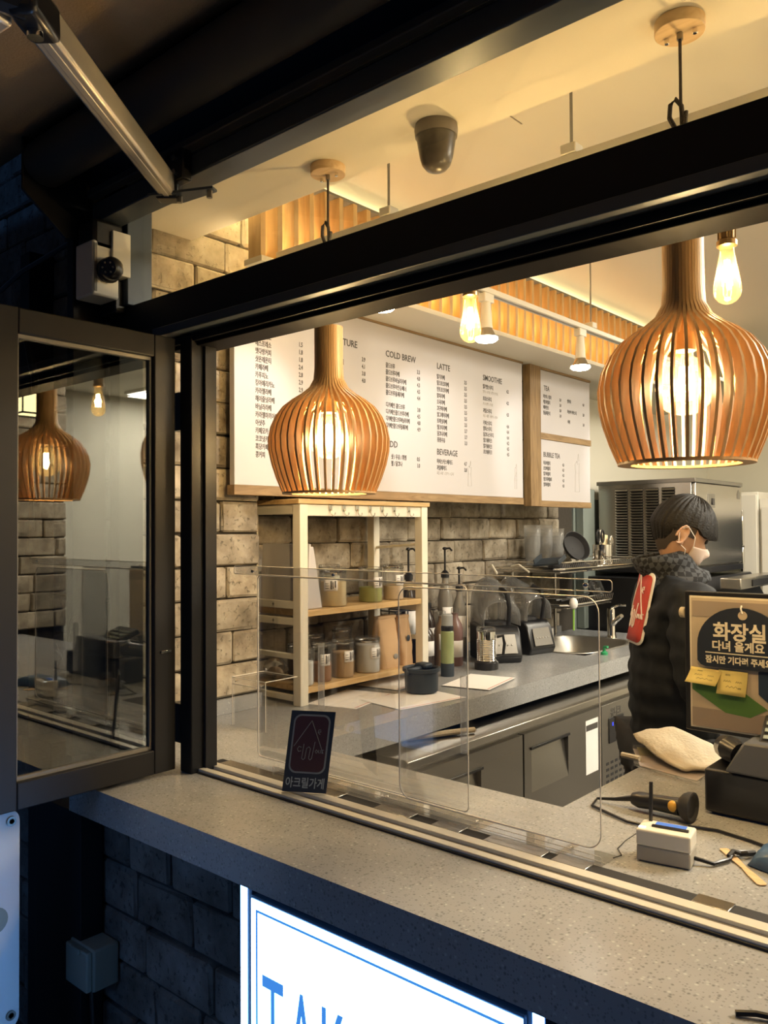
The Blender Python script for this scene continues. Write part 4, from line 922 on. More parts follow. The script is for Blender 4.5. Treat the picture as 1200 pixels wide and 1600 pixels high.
# big clear cover leaning over the blenders
# cup stacks at the wall
def cup_stack(x, y, z, n, label):
    t = root('plastic_cup_stack', (x, y, z), label, 'cup stack', 'stacks of clear plastic cups at the wall')
    for i in range(n): 
        MB().lathe([(.034, z + .020 * i), (.046, z + .020 * i + .115), (.048, z + .020 * i + .117)], (x, y, 0), 18, cap=False).build('cup', M['cup'], t)
    return t
cs0 = cup_stack(-2.35, 3.93, 1.40, 6, 'left stack of upturned clear plastic cups on the dish rack')
copy_tree(cs0, (-2.35, 4.06, 1.40), 'middle stack of upturned clear plastic cups on the dish rack')
copy_tree(cs0, (-2.35, 4.19, 1.38), 'right, lower stack of upturned clear plastic cups on the dish rack')

# two-tier wire dish rack over the sink
dr = root('dish_rack', (-2.2, 3.95, CZ), 'two-tier chrome wire dish rack over the sink', 'dish rack')
X0_, X1_ = -2.42, -2.0
for (z, y0, y1, xw) in ((1.392, 3.66, 4.60, -2.03), (1.205, 3.76, 4.30, -2.05)):
    fr = MB()
    fr.tube([(X0_, y0, z), (xw - .04, y0, z), (xw, y0 + .04, z), (xw, y1 - .04, z), (xw - .04, y1, z), (X0_, y1, z)], .006, 8, True); fr.build('tray_rim', M['chrome'], dr)
    fr = MB(); fr.tube([(X0_, y0, z + .035), (xw - .03, y0, z + .035), (xw + .005, y0 + .04, z + .035), (xw + .005, y1 - .04, z + .035), (xw - .03, y1, z + .035), (X0_, y1, z + .035)], .003, 6, True); fr.build('guard_wire', M['chrome'], dr)
    gw = MB(); k = y0 + .03
    while k < y1 - .02: gw.tube([(X0_, k, z), (xw - .006, k, z), (xw + .004, k, z + .035)], .0016, 4); k += .022
    g_ = gw.build('tray_wires', M['chrome'], dr); g_['kind'] = 'stuff'
    box('drip_tray', X0_ + .01, xw - .01, y0 + .02, y1 - .02, z - .020, z - .012, M['steel'], dr, .003)
for x, y in ((-2.40, 3.80), (-2.40, 4.26)): MB().cyl((x, y, CZ), (x, y, 1.40), .010).build('post', M['steel'], dr)
# crockery on it
def pan(x, y, z, r_, rot, label):
    t = root('black_bowl', (x, y, z), label, 'bowl', 'black bowls drying on the upper rack'); m = Euler(rot).to_matrix()
    MB().lathe([(r_ * .45, 0), (r_ * .85, r_ * .22), (r_, r_ * .55), (r_ * .96, r_ * .55), (r_ * .8, r_ * .25), (r_ * .4, .006), (.002, .006)], (x, y, z + .03), 28, m, cap=False).build('bowl_shell', M['blackm'], t)
    return t
pan(-2.16, 4.02, 1.455, .085, (R(62), R(20), R(60)), 'large black bowl standing on edge on the upper rack')
pan(-2.11, 3.82, 1.385, .075, (R(8), R(185), 0), 'black bowl lying upside down at the front of the upper rack')
pan(-2.10, 3.98, 1.385, .070, (R(-6), R(182), 0), 'second black bowl lying upside down beside the leftmost one')
sq = root('square_black_tray', (-2.08, 3.64, 1.40), 'dark blue-black square tray tilted at the left end of the upper rack', 'tray')
MB().obox(Vector((-2.09, 3.66, 1.432)), (.14, .12, .010), Euler((R(14), R(-6), R(10))).to_matrix()).build('tray_base', M['navyb'], sq, .003)
for s_ in (-1, 1): MB().obox(Vector((-2.09 + s_ * .068, 3.66, 1.444)), (.006, .12, .024), Euler((R(14), R(-6), R(10))).to_matrix()).build('tray_side', M['navyb'], sq, .002)
ut = root('utensil_holder', (-2.12, 4.30, 1.395), 'steel canister holding scissors, spatulas and a slotted spoon', 'utensil holder')
MB().lathe([(.052, 1.395), (.054, 1.40), (.054, 1.505), (.050, 1.505), (.050, 1.40)], (-2.12, 4.30, 0), 28, cap=False).build('canister', M['chrome'], ut)
def utensil(nm, pts, rad, head, hm, label):
    t = root(nm, pts[0], label, 'utensil'); MB().tube(pts, rad, 8).build('handle', hm, t); head(t); return t
def sc_head(t):
    for dy in (-.020, .022):
        q = []
        for k in range(14):
            a = 2 * math.pi * k / 14; q.append((-2.105, 4.245 + dy + .016 * math.cos(a) + .3 * dy, 1.552 + .034 * math.sin(a)))
        MB().tube(q, .0055, 8, True).build('finger_loop', M['blackp'], t)
utensil('kitchen_scissors', [(-2.115, 4.285, 1.41), (-2.108, 4.262, 1.52)], .005, sc_head, M['steel'], 'black-handled kitchen scissors standing in the steel canister')
utensil('white_spatula', [(-2.13, 4.30, 1.41), (-2.13, 4.305, 1.50)], .005, lambda t: MB().obox(Vector((-2.13, 4.305, 1.545)), (.006, .048, .085), Euler((R(8), 0, 0)).to_matrix()).build('blade', M['white'], t, .003), M['white'], 'white spatula standing behind the scissors in the canister')
utensil('yellow_turner', [(-2.12, 4.325, 1.41), (-2.12, 4.33, 1.50)], .005, lambda t: MB().obox(Vector((-2.12, 4.335, 1.53)), (.006, .055, .06), Euler((R(-5), 0, 0)).to_matrix()).build('blade', PW['cream'], t, .003), PW['cream'], 'pale yellow turner in the middle of the canister')
utensil('slotted_spoon', [(-2.105, 4.32, 1.41), (-2.095, 4.350, 1.50)], .0035, lambda t: MB().sphere((-2.092, 4.362, 1.525), (.006, .026, .032)).build('spoon_bowl', M['steel'], t), M['steel'], 'steel slotted spoon leaning right in the canister')
for k, (y, h_) in enumerate(((4.12, .10), (4.20, .075))):
    MB_ = MB().lathe([(.03, 1.395), (.032, 1.40), (.032, 1.395 + h_), (.030, 1.395 + h_)], (-2.22, y, 0), 20, cap=False)
    tag(MB_.build('steel_cup', M['steel']), ('taller' if k == 0 else 'shorter') + ' steel cup at the back of the upper rack', 'cup')
# lower tier: tongs, mesh lid, a white ribbon, glass
lt = MB(); lt.tube([(-2.12, 3.82, 1.222), (-2.10, 3.92, 1.232), (-2.08, 4.05, 1.25)], .006, 8); lt.tube([(-2.16, 3.84, 1.222), (-2.13, 3.94, 1.23), (-2.08, 4.05, 1.25)], .006, 8)
tag(lt.build('tongs', M['blackp']), 'black tongs lying on the lower rack', 'tongs')
gl_ = MB().lathe([(.030, 0), (.036, .09), (.034, .09), (.028, .004)], (-2.07, 4.16, 1.245), 20, Euler((R(55), R(10), 0)).to_matrix(), cap=False)
tag(gl_.build('glass_tumbler', M['jar']), 'clear tumbler lying tilted on the lower rack', 'glass')
rbn = root('hanging_brush', (-2.0, 3.80, 1.06), 'white sponge brush with a green handle hanging from the lower rack', 'brush')
MB().sphere((-2.035, 3.80, 1.215), (.022, .022, .030)).build('sponge_head', M['paper'], rbn); MB().tube([(-2.035, 3.80, 1.19), (-2.035, 3.798, 1.08)], .005, 8).build('handle', mat('lime_green', (.25, .50, .08), .4), rbn)
for k, (y, w_, h_, m_) in enumerate(((3.98, .10, .07, 'paper'), (3.83, .045, .115, 'board'))):
    tag(box('tissue_carton', -2.36, -2.28, y - w_ / 2, y + w_ / 2, CZ + (0), CZ + h_, M[m_], bevel=.003), 'small white carton with green print under the dish rack' if k == 0 else 'upright white box under the dish rack beside the blender', 'box')
tag(box('carton_print', -2.2798, -2.279, 4.01, 4.028, CZ, CZ + .065, M['green'], bevel=0), 'green panel of the small carton', 'print') if False else None
# sink
sk = root('sink', (-2.13, 3.78, .80), 'oval steel sink let into the worktop behind the man', 'sink')
rim = []
for k in range(40):
    a = 2 * math.pi * k / 40; ca, sa = math.cos(a), math.sin(a); e = .5
    rim.append((abs(ca) ** e * math.copysign(1, ca), abs(sa) ** e * math.copysign(1, sa)))
sm_ = MB(); sm_.ringloft([[Vector((-2.135 + u * a, 3.98 + v * b, z)) for u, v in rim] for a, b, z in ((.245, .330, CZ + .002), (.243, .328, CZ + .005), (.225, .31, CZ + .004), (.215, .30, CZ - .01), (.20, .28, CZ - .085), (.02, .05, CZ - .09))], cap=False)
sm_.build('basin', mat('satin_steel', (.42, .40, .36), .42, metal=.9), sk)
fc = root('tap', (-2.30, 4.33, CZ), 'chrome mixer tap at the far end of the sink, left of the man', 'tap')
MB().lathe([(.028, CZ), (.026, CZ + .01), (.024, CZ + .02), (.024, CZ + .15), (.022, CZ + .165)], (-2.10, 4.36, 0), 20).build('tap_body', M['chrome'], fc)
MB().tube([(-2.10, 4.36, CZ + .07), (-2.06, 4.33, CZ + .10), (-2.0, 4.28, CZ + .135)], [.016, .014, .011], 10).build('spout', M['chrome'], fc)
MB().tube([(-2.10, 4.36, CZ + .165), (-2.06, 4.37, CZ + .185), (-2.02, 4.38, CZ + .185)], .007, 8).build('lever', M['chrome'], fc)
gp = root('soap_pump', (-1.84, 3.72, CZ), 'small green soap pump at the near edge of the sink', 'soap pump')
gm = mat('pump_green', (.03, .30, .12), .35)
MB().lathe([(.017, CZ), (.017, CZ + .012), (.007, CZ + .018), (.006, CZ + .04)], (-1.845, 3.75, 0), 16).build('collar', gm, gp); MB().tube([(-1.845, 3.75, CZ + .038), (-1.822, 3.74, CZ + .040)], .006, 8).build('nozzle', gm, gp)
hs_ = MB(); hs_.tube([(-2.42, 4.02, 1.17), (-2.38, 4.05, 1.04), (-2.33, 4.10, CZ + .03)], .012, 10)
tag(hs_.build('steel_hose', M['steel']), 'curved steel hose at the wall below the rack', 'hose')

# under-counter fridge
uf = root('undercounter_fridge', (-1.95, 2.9, 0), 'stainless steel under-counter fridge with two doors below the inner worktop', 'fridge')
box('body', -2.36, -1.668, 2.02, 3.95, .06, .842, M['steeld'], uf, .002)
tp = MB(); tp.prism([(-2.37, 2.0, .875), (-1.665, 2.0, .875), (-1.650, 2.0, .868), (-1.650, 2.0, .842), (-2.37, 2.0, .842)], (0, 1.96, 0)); tp.build('top_ledge', M['steel'], uf, .002)
def fdoor(y0, y1):
    hy0, hy1, hz0, hz1 = y0 + .05, y0 + .335, .60, .765
    d_ = MB(); xa, xb = -1.668, -1.645
    for a in ((y0, y1, hz1, .828), (y0, y1, .12, hz0), (y0, hy0, hz0, hz1), (hy1, y1, hz0, hz1)): d_.box(xa, xb, *a)
    dd_ = d_.build('door', M['steeld'], uf, 0)
    hn = MB(); hn.prism([(xa + .001, hy0, hz1), (xa + .001, hy0, hz0), (xb, hy0, hz0)], (0, hy1 - hy0, 0)); hn.build('handle_scoop', M['steeld'], dd_)
    box('handle_lip', xb, xb + .006, hy0 - .008, hy1 + .008, hz1 - .004, hz1 + .006, M['blackp'], dd_, .001)
    box('pocket_back', xa, xa + .0006, hy0, hy1, hz0, hz1, M['blackm'], dd_, 0)
fdoor(2.06, 2.668); fdoor(2.680, 3.305)
box('machine_panel', -1.668, -1.645, 3.312, 3.94, .12, .828, M['steeld'], uf, .001)
box('door_gap', -1.672, -1.667, 2.668, 2.680, .12, .828, M['blackm'], uf, 0)
st_ = box('info_sticker', -1.6449, -1.6444, 3.165, 3.275, .565, .79, M['paper'], uf, 0)
box('sticker_heading', -1.6443, -1.6441, 3.168, 3.272, .745, .770, M['ink'], st_, 0)
lg = [text('l', '유니크', (-1.6446, 3.395, .772), .042, M['ink'], None, RX, sx=.9, depth=.0008, bold=.0008)]
join_meshes('maker_name', lg, M['ink'], uf)
cp = box('control_display', -1.6449, -1.640, 3.375, 3.52, .655, .765, M['blackp'], uf, .003)
for y in (3.415, 3.485): join_meshes('digit', [text('l', '8', (-1.6396, y - .012, .728), .024, M['ledblue'], None, RX, sx=.8, depth=.0002)], M['ledblue'], cp)
box('button_mark', -1.6399, -1.6394, 3.44, 3.455, .69, .705, M['paper'], cp, 0)
vt = MB()
for r_ in range(5):
    for c_ in range(9): vt.box(-1.6449, -1.6441, 3.35 + c_ * .042, 3.376 + c_ * .042, .46 + r_ * .026, .472 + r_ * .026)
vt.build('vent_slots', M['blackm'], uf)
fl_ = MB().tube([(-1.80, 2.15, .89), (-1.72, 2.35, .889), (-1.69, 2.42, .887)], .010, 8)
tag(fl_.build('rolled_cloth', M['towel']), 'rolled pale cloth lying on the steel ledge under the worktop', 'cloth')


# ice machine, bin, fridges at the back
im = root('ice_machine', (-2.1, 5.2, .05), 'stainless steel ice machine with a louvred side behind the man', 'ice machine')
yi, xr = 4.80, -1.80
box('cabinet', -2.39, xr - .004, yi, 5.62, 1.36, 1.882, M['steel'], im, .003)
box('door_front', xr - .003, xr + .018, yi + .01, 5.62, 1.37, 1.862, M['steel'], im, .006)
box('top_trim', -2.40, xr + .022, yi - .006, 5.63, 1.863, 1.888, M['steeld'], im, .003)
bsl = box('bottom_trim', -2.40, xr + .02, yi - .004, 5.63, 1.325, 1.362, M['blackp'], im, .003)
for c_ in range(4):
    xa = -2.275 + c_ * .098
    pb_ = box('louvre_recess', xa, xa + .080, yi - .0008, yi + .0, 1.395, 1.838, M['blackm'], im, 0)
    lv = MB()
    for k in range(26):
        z = 1.397 + k * .017
        lv.prism([(xa, yi - .001, z + .010), (xa, yi - .011, z), (xa, yi - .010, z + .0025), (xa, yi - .001, z + .0125)], (.080, 0, 0))
    lv.build('louvres', M['steel'], im)['kind'] = 'stuff'
box('switch_plate', xr + .0181, xr + .021, 5.0, 5.12, 1.72, 1.80, M['steeld'], im, .002); box('switch', xr + .021, xr + .026, 5.06, 5.10, 1.735, 1.775, M['blackp'], im, .002)
MB().prism([(xr + .0185, 5.53, 1.78), (xr + .0185, 5.585, 1.78), (xr + .0185, 5.585, 1.815), (xr + .0185, 5.557, 1.84), (xr + .0185, 5.53, 1.815)], (.001, 0, 0)).build('house_emblem', M['steeld'], im)
ib = root('ice_bin', (-2.1, 5.2, .02), 'dark ice storage bin with a sloping steel lid under the ice machine', 'ice bin')
bn_ = MB(); bn_.prism([(-2.45, yi - .12, .02), (-1.62, yi - .12, .02), (-1.62, yi - .12, 1.02), (-1.78, yi - .12, 1.30), (-2.45, yi - .12, 1.30)], (0, 1.1, 0)); bn_.build('bin_body', M['blackp'], ib, .004)
lm_ = MB(); lm_.prism([(-1.60, yi - .10, 1.04), (-1.60, 5.7, 1.04), (-1.60, 5.7, 1.10), (-1.60, yi - .10, 1.10)], (.03, 0, 0)); 
box('lid_front', -1.70, -1.58, 4.95, 5.75, 1.235, 1.30, M['steel'], ib, .006); box('lid_grip', -1.579, -1.574, 5.15, 5.70, 1.245, 1.285, M['blackp'], ib, .002)
lm_.bm.free()
gp_ = box('grey_pillar_duct', -2.458, -2.405, 4.63, 4.78, .98, 1.84, M['plugbox'], bevel=.004); tag(gp_, 'narrow grey panel standing between the stone wall and the ice machine', 'panel')
def upright_fridge(x0, x1, y, h, label, glassy):
    t = root('upright_fridge', ((x0 + x1) / 2, y + .35, 0), label, 'fridge')
    box('body', x0, x1, y, y + .7, .05, h, M['whitep'], t, .006)
    if glassy:
        box('door_frame', x0 + .02, x1 - .01, y - .03, y - .001, .12, h - .06, M['whitep'], t, .004)
        box('door_glass', x0 + .075, x1 - .06, y - .034, y - .0301, .20, h - .13, M['navyb'], t, .001)
        for k in range(4): box('shelf_edge', x0 + .08, x1 - .065, y - .0355, y - .0342, .5 + k * .3, .512 + k * .3, M['paper'], t, 0)
        for k, (a, m_) in enumerate(((.10, 'white'), (.17, 'pink'), (.24, 'white'))): box('package', x0 + a, x0 + a + .05, y - .0365, y - .0343, 1.115, 1.19, M[m_], t, 0)
    else:
        box('door_upper', x0 + .005, x1 - .005, y - .03, y - .001, 1.02, h - .02, M['whitep'], t, .004); box('door_lower', x0 + .005, x1 - .005, y - .03, y - .001, .08, 1.0, M['whitep'], t, .004)
        for z in (1.30, 1.05): box('handle', x0 + .025, x0 + .045, y - .06, y - .03, z + .15, z + .42, M['chrome'], t, .004)
upright_fridge(-1.98, -1.845, 6.18, 1.85, 'narrow white cabinet standing between the ice machine and the glass-door fridge', False)
upright_fridge(-1.84, -1.10, 6.18, 1.80, 'tall white glass-door drinks fridge at the right edge of the frame', True)

# ================================================================ ACRYLIC SCREEN ON THE LEDGE
ac = root('acrylic_screen', (-1.2, 1.43, CZ), 'clear acrylic counter screen with rounded corners standing behind the window track', 'acrylic screen')
def ac_edge(pts, r_=.0016, closed=False): MB().tube(pts, r_, 6, closed).build('edge_glint', M['acrylglint'], ac)
def rrx(x0, x1, z0, z1, r_, y, n=6):
    P = []
    for cx, cz, a0 in ((x1 - r_, z1 - r_, 0), (x0 + r_, z1 - r_, 90), (x0 + r_, z0 + r_, 180), (x1 - r_, z0 + r_, 270)):
        for i in range(n + 1): P.append((cx + r_ * math.cos(R(a0 + 90 * i / n)), y, cz + r_ * math.sin(R(a0 + 90 * i / n))))
    return P
def acr(nm, x0, x1, z0, z1, r_, y, th=.003, er=.0014):
    P = rrx(x0, x1, z0, z1, r_, y); MB().prism(P, (0, th, 0)).build(nm, M['acrylic'], ac); ac_edge([Vector(p) + Vector((0, th / 2, 0)) for p in P], er, True)
acr('top_strip', -1.78, -.683, 1.481, 1.503, .006, 1.42, .004, .0010)
acr('front_sheet', -1.20, -.712, 1.000, 1.470, .030, 1.424)
acr('front_sheet', -1.70, -1.02, 1.000, 1.478, .012, 1.436)
acr('base_strip', -1.60, -.70, CZ + .001, CZ + .019, .004, 1.400, .003, .0008)
bsx = MB().box(-1.60, -.70, 1.402, 1.470, CZ + .0005, CZ + .0035); bsx.build('base_flange', M['acrylic'], ac)
ac_edge([(-1.60, 1.470, CZ + .002), (-.90, 1.470, CZ + .002)], .0010); ac_edge([(-1.60, 1.418, CZ + .003), (-.70, 1.418, CZ + .003)], .0008)
for x in (-1.55, -1.25, -1.0, -.78): MB().lathe([(.004, CZ + .003), (.004, CZ + .007), (.0015, CZ + .008)], (x, 1.44, 0), 10).build('screw_cap', M['chrome'], ac)
for x, z in ((-1.70, 1.490), (-1.40, 1.490), (-.735, 1.492)): MB().sphere((x, 1.419, z), (.006, .003, .005)).build('fixing', M['chrome'], ac)
for x, z0, z1 in ((-1.015, 1.13, 1.29), (-1.44, 1.16, 1.32)):
    MB().tube([(x, 1.417, z0), (x, 1.417, z1)], .008, 12).build('pull_handle', M['cup'], ac)
ab = root('acrylic_box', (-1.85, 1.56, CZ), 'small clear acrylic stand left on the worktop beside the stone pier', 'acrylic stand')
def eb(pts, closed=False, r_=.0013): MB().tube(pts, r_, 6, closed).build('edge_glint', M['acrylglint'], ab)
bx0, bx1, by0, by1, bz = -2.10, -1.94, 1.67, 1.80, 1.132
MB().box(bx0, bx1, by0, by0 + .003, CZ, bz).build('front_pane', M['acrylic'], ab); MB().box(bx0, bx1, by0 + .0031, by1, bz - .003, bz).build('top_pane', M['acrylic'], ab)
eb([(bx0, by0, CZ), (bx0, by0, bz), (bx1, by0, bz), (bx1, by0, CZ)]); eb([(bx0, by0, bz), (bx0, by1, bz), (bx1, by1, bz), (bx1, by0, bz)]); eb([(bx0, by0, bz - .022), (bx1, by0, bz - .022)])
for x in (bx0 + .02, bx1 - .02): MB().sphere((x, by0 - .001, bz - .012), .004, None, 8, 6).build('fixing', M['chrome'], ab)

# little shop sign leaning on the track
sp = root('acrylic_shop_sign', (-1.40, 1.31, .997), 'small dark acrylic sign with a house emblem leaning on the window track', 'sign')
bl_, br_ = Vector((-1.452, 1.300, .9915)), Vector((-1.357, 1.352, .9915))
ex = (br_ - bl_).normalized(); nrm0 = ex.cross(Vector((0, 0, 1))).normalized(); ez = (Vector((0, 0, 1)) * .985 - nrm0 * .10 + ex * .10).normalized(); nrm = ex.cross(ez).normalized()
W_, H_ = .107, .186
Q = lambda u, v, k=0.0: bl_ + ex * u + ez * v + nrm * k
sgm = Matrix((ex, ez, nrm)).transposed()
MB().prism([Q(0, 0), Q(W_, 0), Q(W_, H_), Q(0, H_)], nrm * .003).build('plate', M['navysign'], sp, .0005)
def loop(nm, pts, r_, m, closed=False, par=sp, qf=None):
    qf = qf or Q; MB().tube([qf(u, v, .0034) for u, v in pts], r_, 5, closed).build(nm, m, par)
mg = mat('maroon_face', (.045, .013, .016), .45); gs = mat('sign_grey_line', (.20, .24, .27), .5)
def rrq(x0, x1, z0, z1, r_, n=6):
    P = []
    for cx, cz, a0 in ((x1 - r_, z1 - r_, 0), (x0 + r_, z1 - r_, 90), (x0 + r_, z0 + r_, 180), (x1 - r_, z0 + r_, 270)):
        for i in range(n + 1): P.append((cx + r_ * math.cos(R(a0 + 90 * i / n)), cz + r_ * math.sin(R(a0 + 90 * i / n))))
    return P
MB().prism([Q(u, v, .003) for u, v in rrq(.009, .098, .043, .178, .018)], nrm * .0006).build('emblem_border', gs, sp)
MB().prism([Q(u, v, .0036) for u, v in rrq(.013, .094, .047, .174, .015)], nrm * .0006).build('emblem_face', mg, sp)
def emblem(par, q, k, m, r_, s=1.0):
    parts = [[(-.040, -.008), (0, .052), (.038, -.022)], [(-.014, -.002), (-.016, -.035), (-.012, -.038), (-.008, -.035), (-.006, -.012), (0, -.008), (.004, -.012), (.002, -.034), (.006, -.038), (.010, -.034), (.014, .004)],
             [(-.020, -.010), (-.026, -.008), (-.030, -.014), (-.026, -.020), (-.020, -.018)], [(.020, -.014), (.024, -.018), (.020, -.022), (.017, -.018), (.020, -.014)], [(.026, -.014), (.026, -.021), (.031, -.021), (.031, -.014)], [(.035, -.022), (.035, -.014), (.039, -.014)],
             [(.020, .026), (.026, .027), (.025, .032), (.020, .031), (.019, .025), (.025, .021)]]
    e = MB()
    for p in parts:
        pp = [p[0]]
        for a, b in zip(p, p[1:]):
            n_ = max(1, int(math.hypot(b[0] - a[0], b[1] - a[1]) / .008)); pp += [(a[0] + (b[0] - a[0]) * i / n_, a[1] + (b[1] - a[1]) * i / n_) for i in range(1, n_ + 1)]
        e.tube([q(u * s, v * s, k) for u, v in pp], r_, 5)
    return e.build('house_emblem', m, par)
emblem(sp, lambda u, v, k: Q(.0535 + u * .93, .112 + v, k), .0044, gs, .0008)
def text_at(s_, size, mtx, m, par, sx=1, al='CENTER', bold=0):
    cu = bpy.data.curves.new('t', 'FONT'); cu.body = s_; cu.size = size; cu.align_x = al; cu.extrude = .0002; cu.offset = bold
    t = bpy.data.objects.new('t', cu); COL.objects.link(t)
    me = bpy.data.meshes.new_from_object(t); bpy.data.objects.remove(t)
    me.transform(mtx @ Matrix.Diagonal((sx, 1, 1, 1))); return join_meshes('lettering', [me], m, par)
mt4 = sgm.to_4x4(); mt4.translation = Q(.0535, .012, .0034)
text_at('아크릴가게', .026, mt4, mat('sign_letter_grey', (.36, .42, .45), .5), sp, .80, bold=.0004)

# ================================================================ TILL SIDE OF THE WORKTOP
rt = root('wifi_router', (-.64, 1.53, CZ), 'small white router box with a black antenna and a blue screen on top', 'router')
ra = math.atan2(.017, .096); rm_ = Matrix.Rotation(ra, 3, 'Z')
rc = Vector((-.6235, 1.512, CZ + .030))
def rbx(nm, c, s_, m, par=None, bv=.004): return MB().obox(rc + rm_ @ Vector(c), s_, rm_).build(nm, m, par or rt, bv, 3)
lowm = mat('router_lower_shell', (.42, .39, .33), .45)
rbx('lower_shell', (0, 0, -.0145), (.097, .060, .029), lowm); rbx('upper_shell', (0, 0, .0145), (.0975, .0605, .030), M['whitep'])
rbx('screen', (.006, .012, .0300), (.055, .020, .002), M['screen'], bv=.0005); rbx('card_slot', (.008, -.004, .0305), (.066, .008, .005), M['blackp'], bv=.001)
rbx('status_light', (-.040, -.016, .0290), (.012, .007, .0022), M['ledwhite'], bv=.0005)
MB().obox(rc + rm_ @ Vector((-.033, .024, .065)), (.006, .006, .078), Euler((0, R(1), 0)).to_matrix()).build('antenna', M['blackp'], rt, .001)
MB().tube([rc + rm_ @ Vector((.048, .004, -.018)), Vector((-.545, 1.535, CZ + .006)), Vector((-.53, 1.575, CZ + .006)), Vector((-.535, 1.61, CZ + .008)), Vector((-.505, 1.64, CZ + .006))], .0038, 8).build('power_cable', M['blackp'], rt)
MB().tube([(-.535, 1.585, CZ + .007), (-.532, 1.600, CZ + .013), (-.522, 1.612, CZ + .008), (-.51, 1.61, CZ + .012), (-.505, 1.63, CZ + .008)], .0048, 6).build('cable_tie', M['blackm'], rt)
wt = MB().tube([(-.700, 1.60, CZ + .02), (-.72, 1.545, CZ + .003), (-.715, 1.50, CZ + .002), (-.695, 1.475, CZ + .002), (-.700, 1.45, CZ + .003)], .0010, 6)
tag(wt.build('thin_wire', M['blackp']), 'thin loose wire lying left of the white router', 'wire')
bs_ = root('barcode_scanner', (-.72, 1.73, CZ), 'black handheld barcode scanner with a yellow trigger lying on the worktop', 'scanner')
A_, B_ = Vector((-.79, 1.735, CZ + .024)), Vector((-.685, 1.735, CZ + .028))
MB().tube([A_, A_ + (B_ - A_) * .15, A_ + (B_ - A_) * .5, B_], [.013, .018, .0165, .019], 14).build('handle', M['blackp'], bs_)
MB().lathe([(.014, -.016), (.026, -.006), (.031, .004), (.0315, .014), (.028, .0145), (.022, .010), (.003, .008)], B_ + Vector((.014, 0, .004)), 26, Euler((0, R(90), R(-2))).to_matrix()).build('scan_head', M['blackm'], bs_)
MB().sphere(B_ + Vector((-.010, -.012, .002)), (.012, .010, .012)).build('trigger', mat('amber_yellow', (.62, .33, .04), .4), bs_)
MB().tube([A_, A_ + Vector((-.04, .0, -.01)), A_ + Vector((-.085, .0, -.018)), A_ + Vector((-.075, -.045, -.020)), A_ + Vector((-.02, -.07, -.020)), A_ + Vector((.03, -.09, -.020)), A_ + Vector((.08, -.085, -.020))], [.007, .004, .003, .003, .003, .003, .003], 8).build('scanner_cable', M['blackp'], bs_)
bc_ = MB().tube([(-.655, 1.70, CZ + .004), (-.60, 1.715, CZ + .004), (-.53, 1.70, CZ + .004), (-.45, 1.67, CZ + .004)], .003, 8)
tag(bc_.build('black_cable', M['blackp']), 'black cable lying between the scanner and the till', 'cable')
sk_ = MB(); s0, s1 = Vector((-.560, 1.630, CZ + .001)), Vector((-.452, 1.508, CZ + .001)); sd = (s1 - s0).normalized(); sn = Vector((-sd.y, sd.x, 0))
pts = []
for k, wd in ((0, .006), (.02, .0085), (.30, .0075), (.55, .0050), (.75, .0080), (.97, .0085), (1.0, .005)): pts.append((k, wd))
poly = [s0 + (s1 - s0) * k + sn * wd for k, wd in pts] + [s0 + (s1 - s0) * k - sn * wd for k, wd in reversed(pts)]
tag(sk_.prism(poly, (0, 0, .002)).build('wooden_stirrer', M['stick']), 'flat wooden stick lying on the worktop right of the router', 'stirrer')
bg = root('foil_pouch', (-.365, 1.58, CZ), 'dark blue foil pouch at the right edge of the frame', 'pouch')
def pf(a, b):
    u, v = a * 2 - 1, b * 2 - 1; h_ = max(0, (1 - u ** 4) * (1 - v ** 4))
    return Vector((-.405 + .095 * u, 1.60 + .05 * v - .03 * u, CZ + .002 + .036 * h_ ** .6 + .006 * h_ * noise.noise(Vector((u * 3, v * 3, 1)))))
MB().grid(pf, 16, 12).build('pouch_film', M['bluebag'], bg, solid=.002)
# till: receipt printer block with keypad terminal
tl = root('till', (-.58, 1.95, CZ), 'black till block with a keypad terminal on top at the right edge', 'till')
box('cash_block', -.662, -.20, 1.812, 2.10, CZ + .005, CZ + .098, M['blackp'], tl, .006)
box('foot_plate', -.65, -.21, 1.825, 2.09, CZ, CZ + .006, M['blackm'], tl, 0)
tm = MB(); tm.prism([(-.615, 1.800, CZ + 0.100), (-.30, 1.79, CZ + 0.100), (-.30, 1.805, CZ + 0.170), (-.58, 1.815, CZ + 0.165)], (0, .07, 0)); tm.build('printer_shell', mat('slate_shell', (.075, .08, .09), .4), tl, .005)
box('slot', -.50, -.42, 1.788, 1.80, CZ + 0.115, CZ + 0.130, M['blackm'], tl, .001)
MB().tube([(-.655, 1.93, CZ + 0.120), (-.62, 1.86, CZ + 0.135), (-.60, 1.85, CZ + 0.130)], [.026, .028, .024], 12).build('roll_cover', M['blackp'], tl)
MB().obox(Vector((-.55, 2.02, CZ + 0.135)), (.15, .10, .018), Euler((R(10), R(-22), R(20))).to_matrix()).build('card_flap', M['blackp'], tl, .004)
km = Euler((R(22), 0, R(8))).to_matrix(); kc = Vector((-.470, 1.905, CZ + 0.175))
MB().obox(kc, (.19, .11, .022), km).build('keypad_body', M['blackp'], tl, .005)
for r_ in range(3):
    for c_ in range(6):
        MB().obox(kc + km @ Vector((-.078 + .028 * c_, -.036 + .026 * r_, .0125)), (.019, .013, .004), km).build('key', M['plugbox'], tl, .001)
box('screen_post', -.555, -.52, 2.105, 2.12, CZ, CZ + .30, M['blackp'], tl, .002)
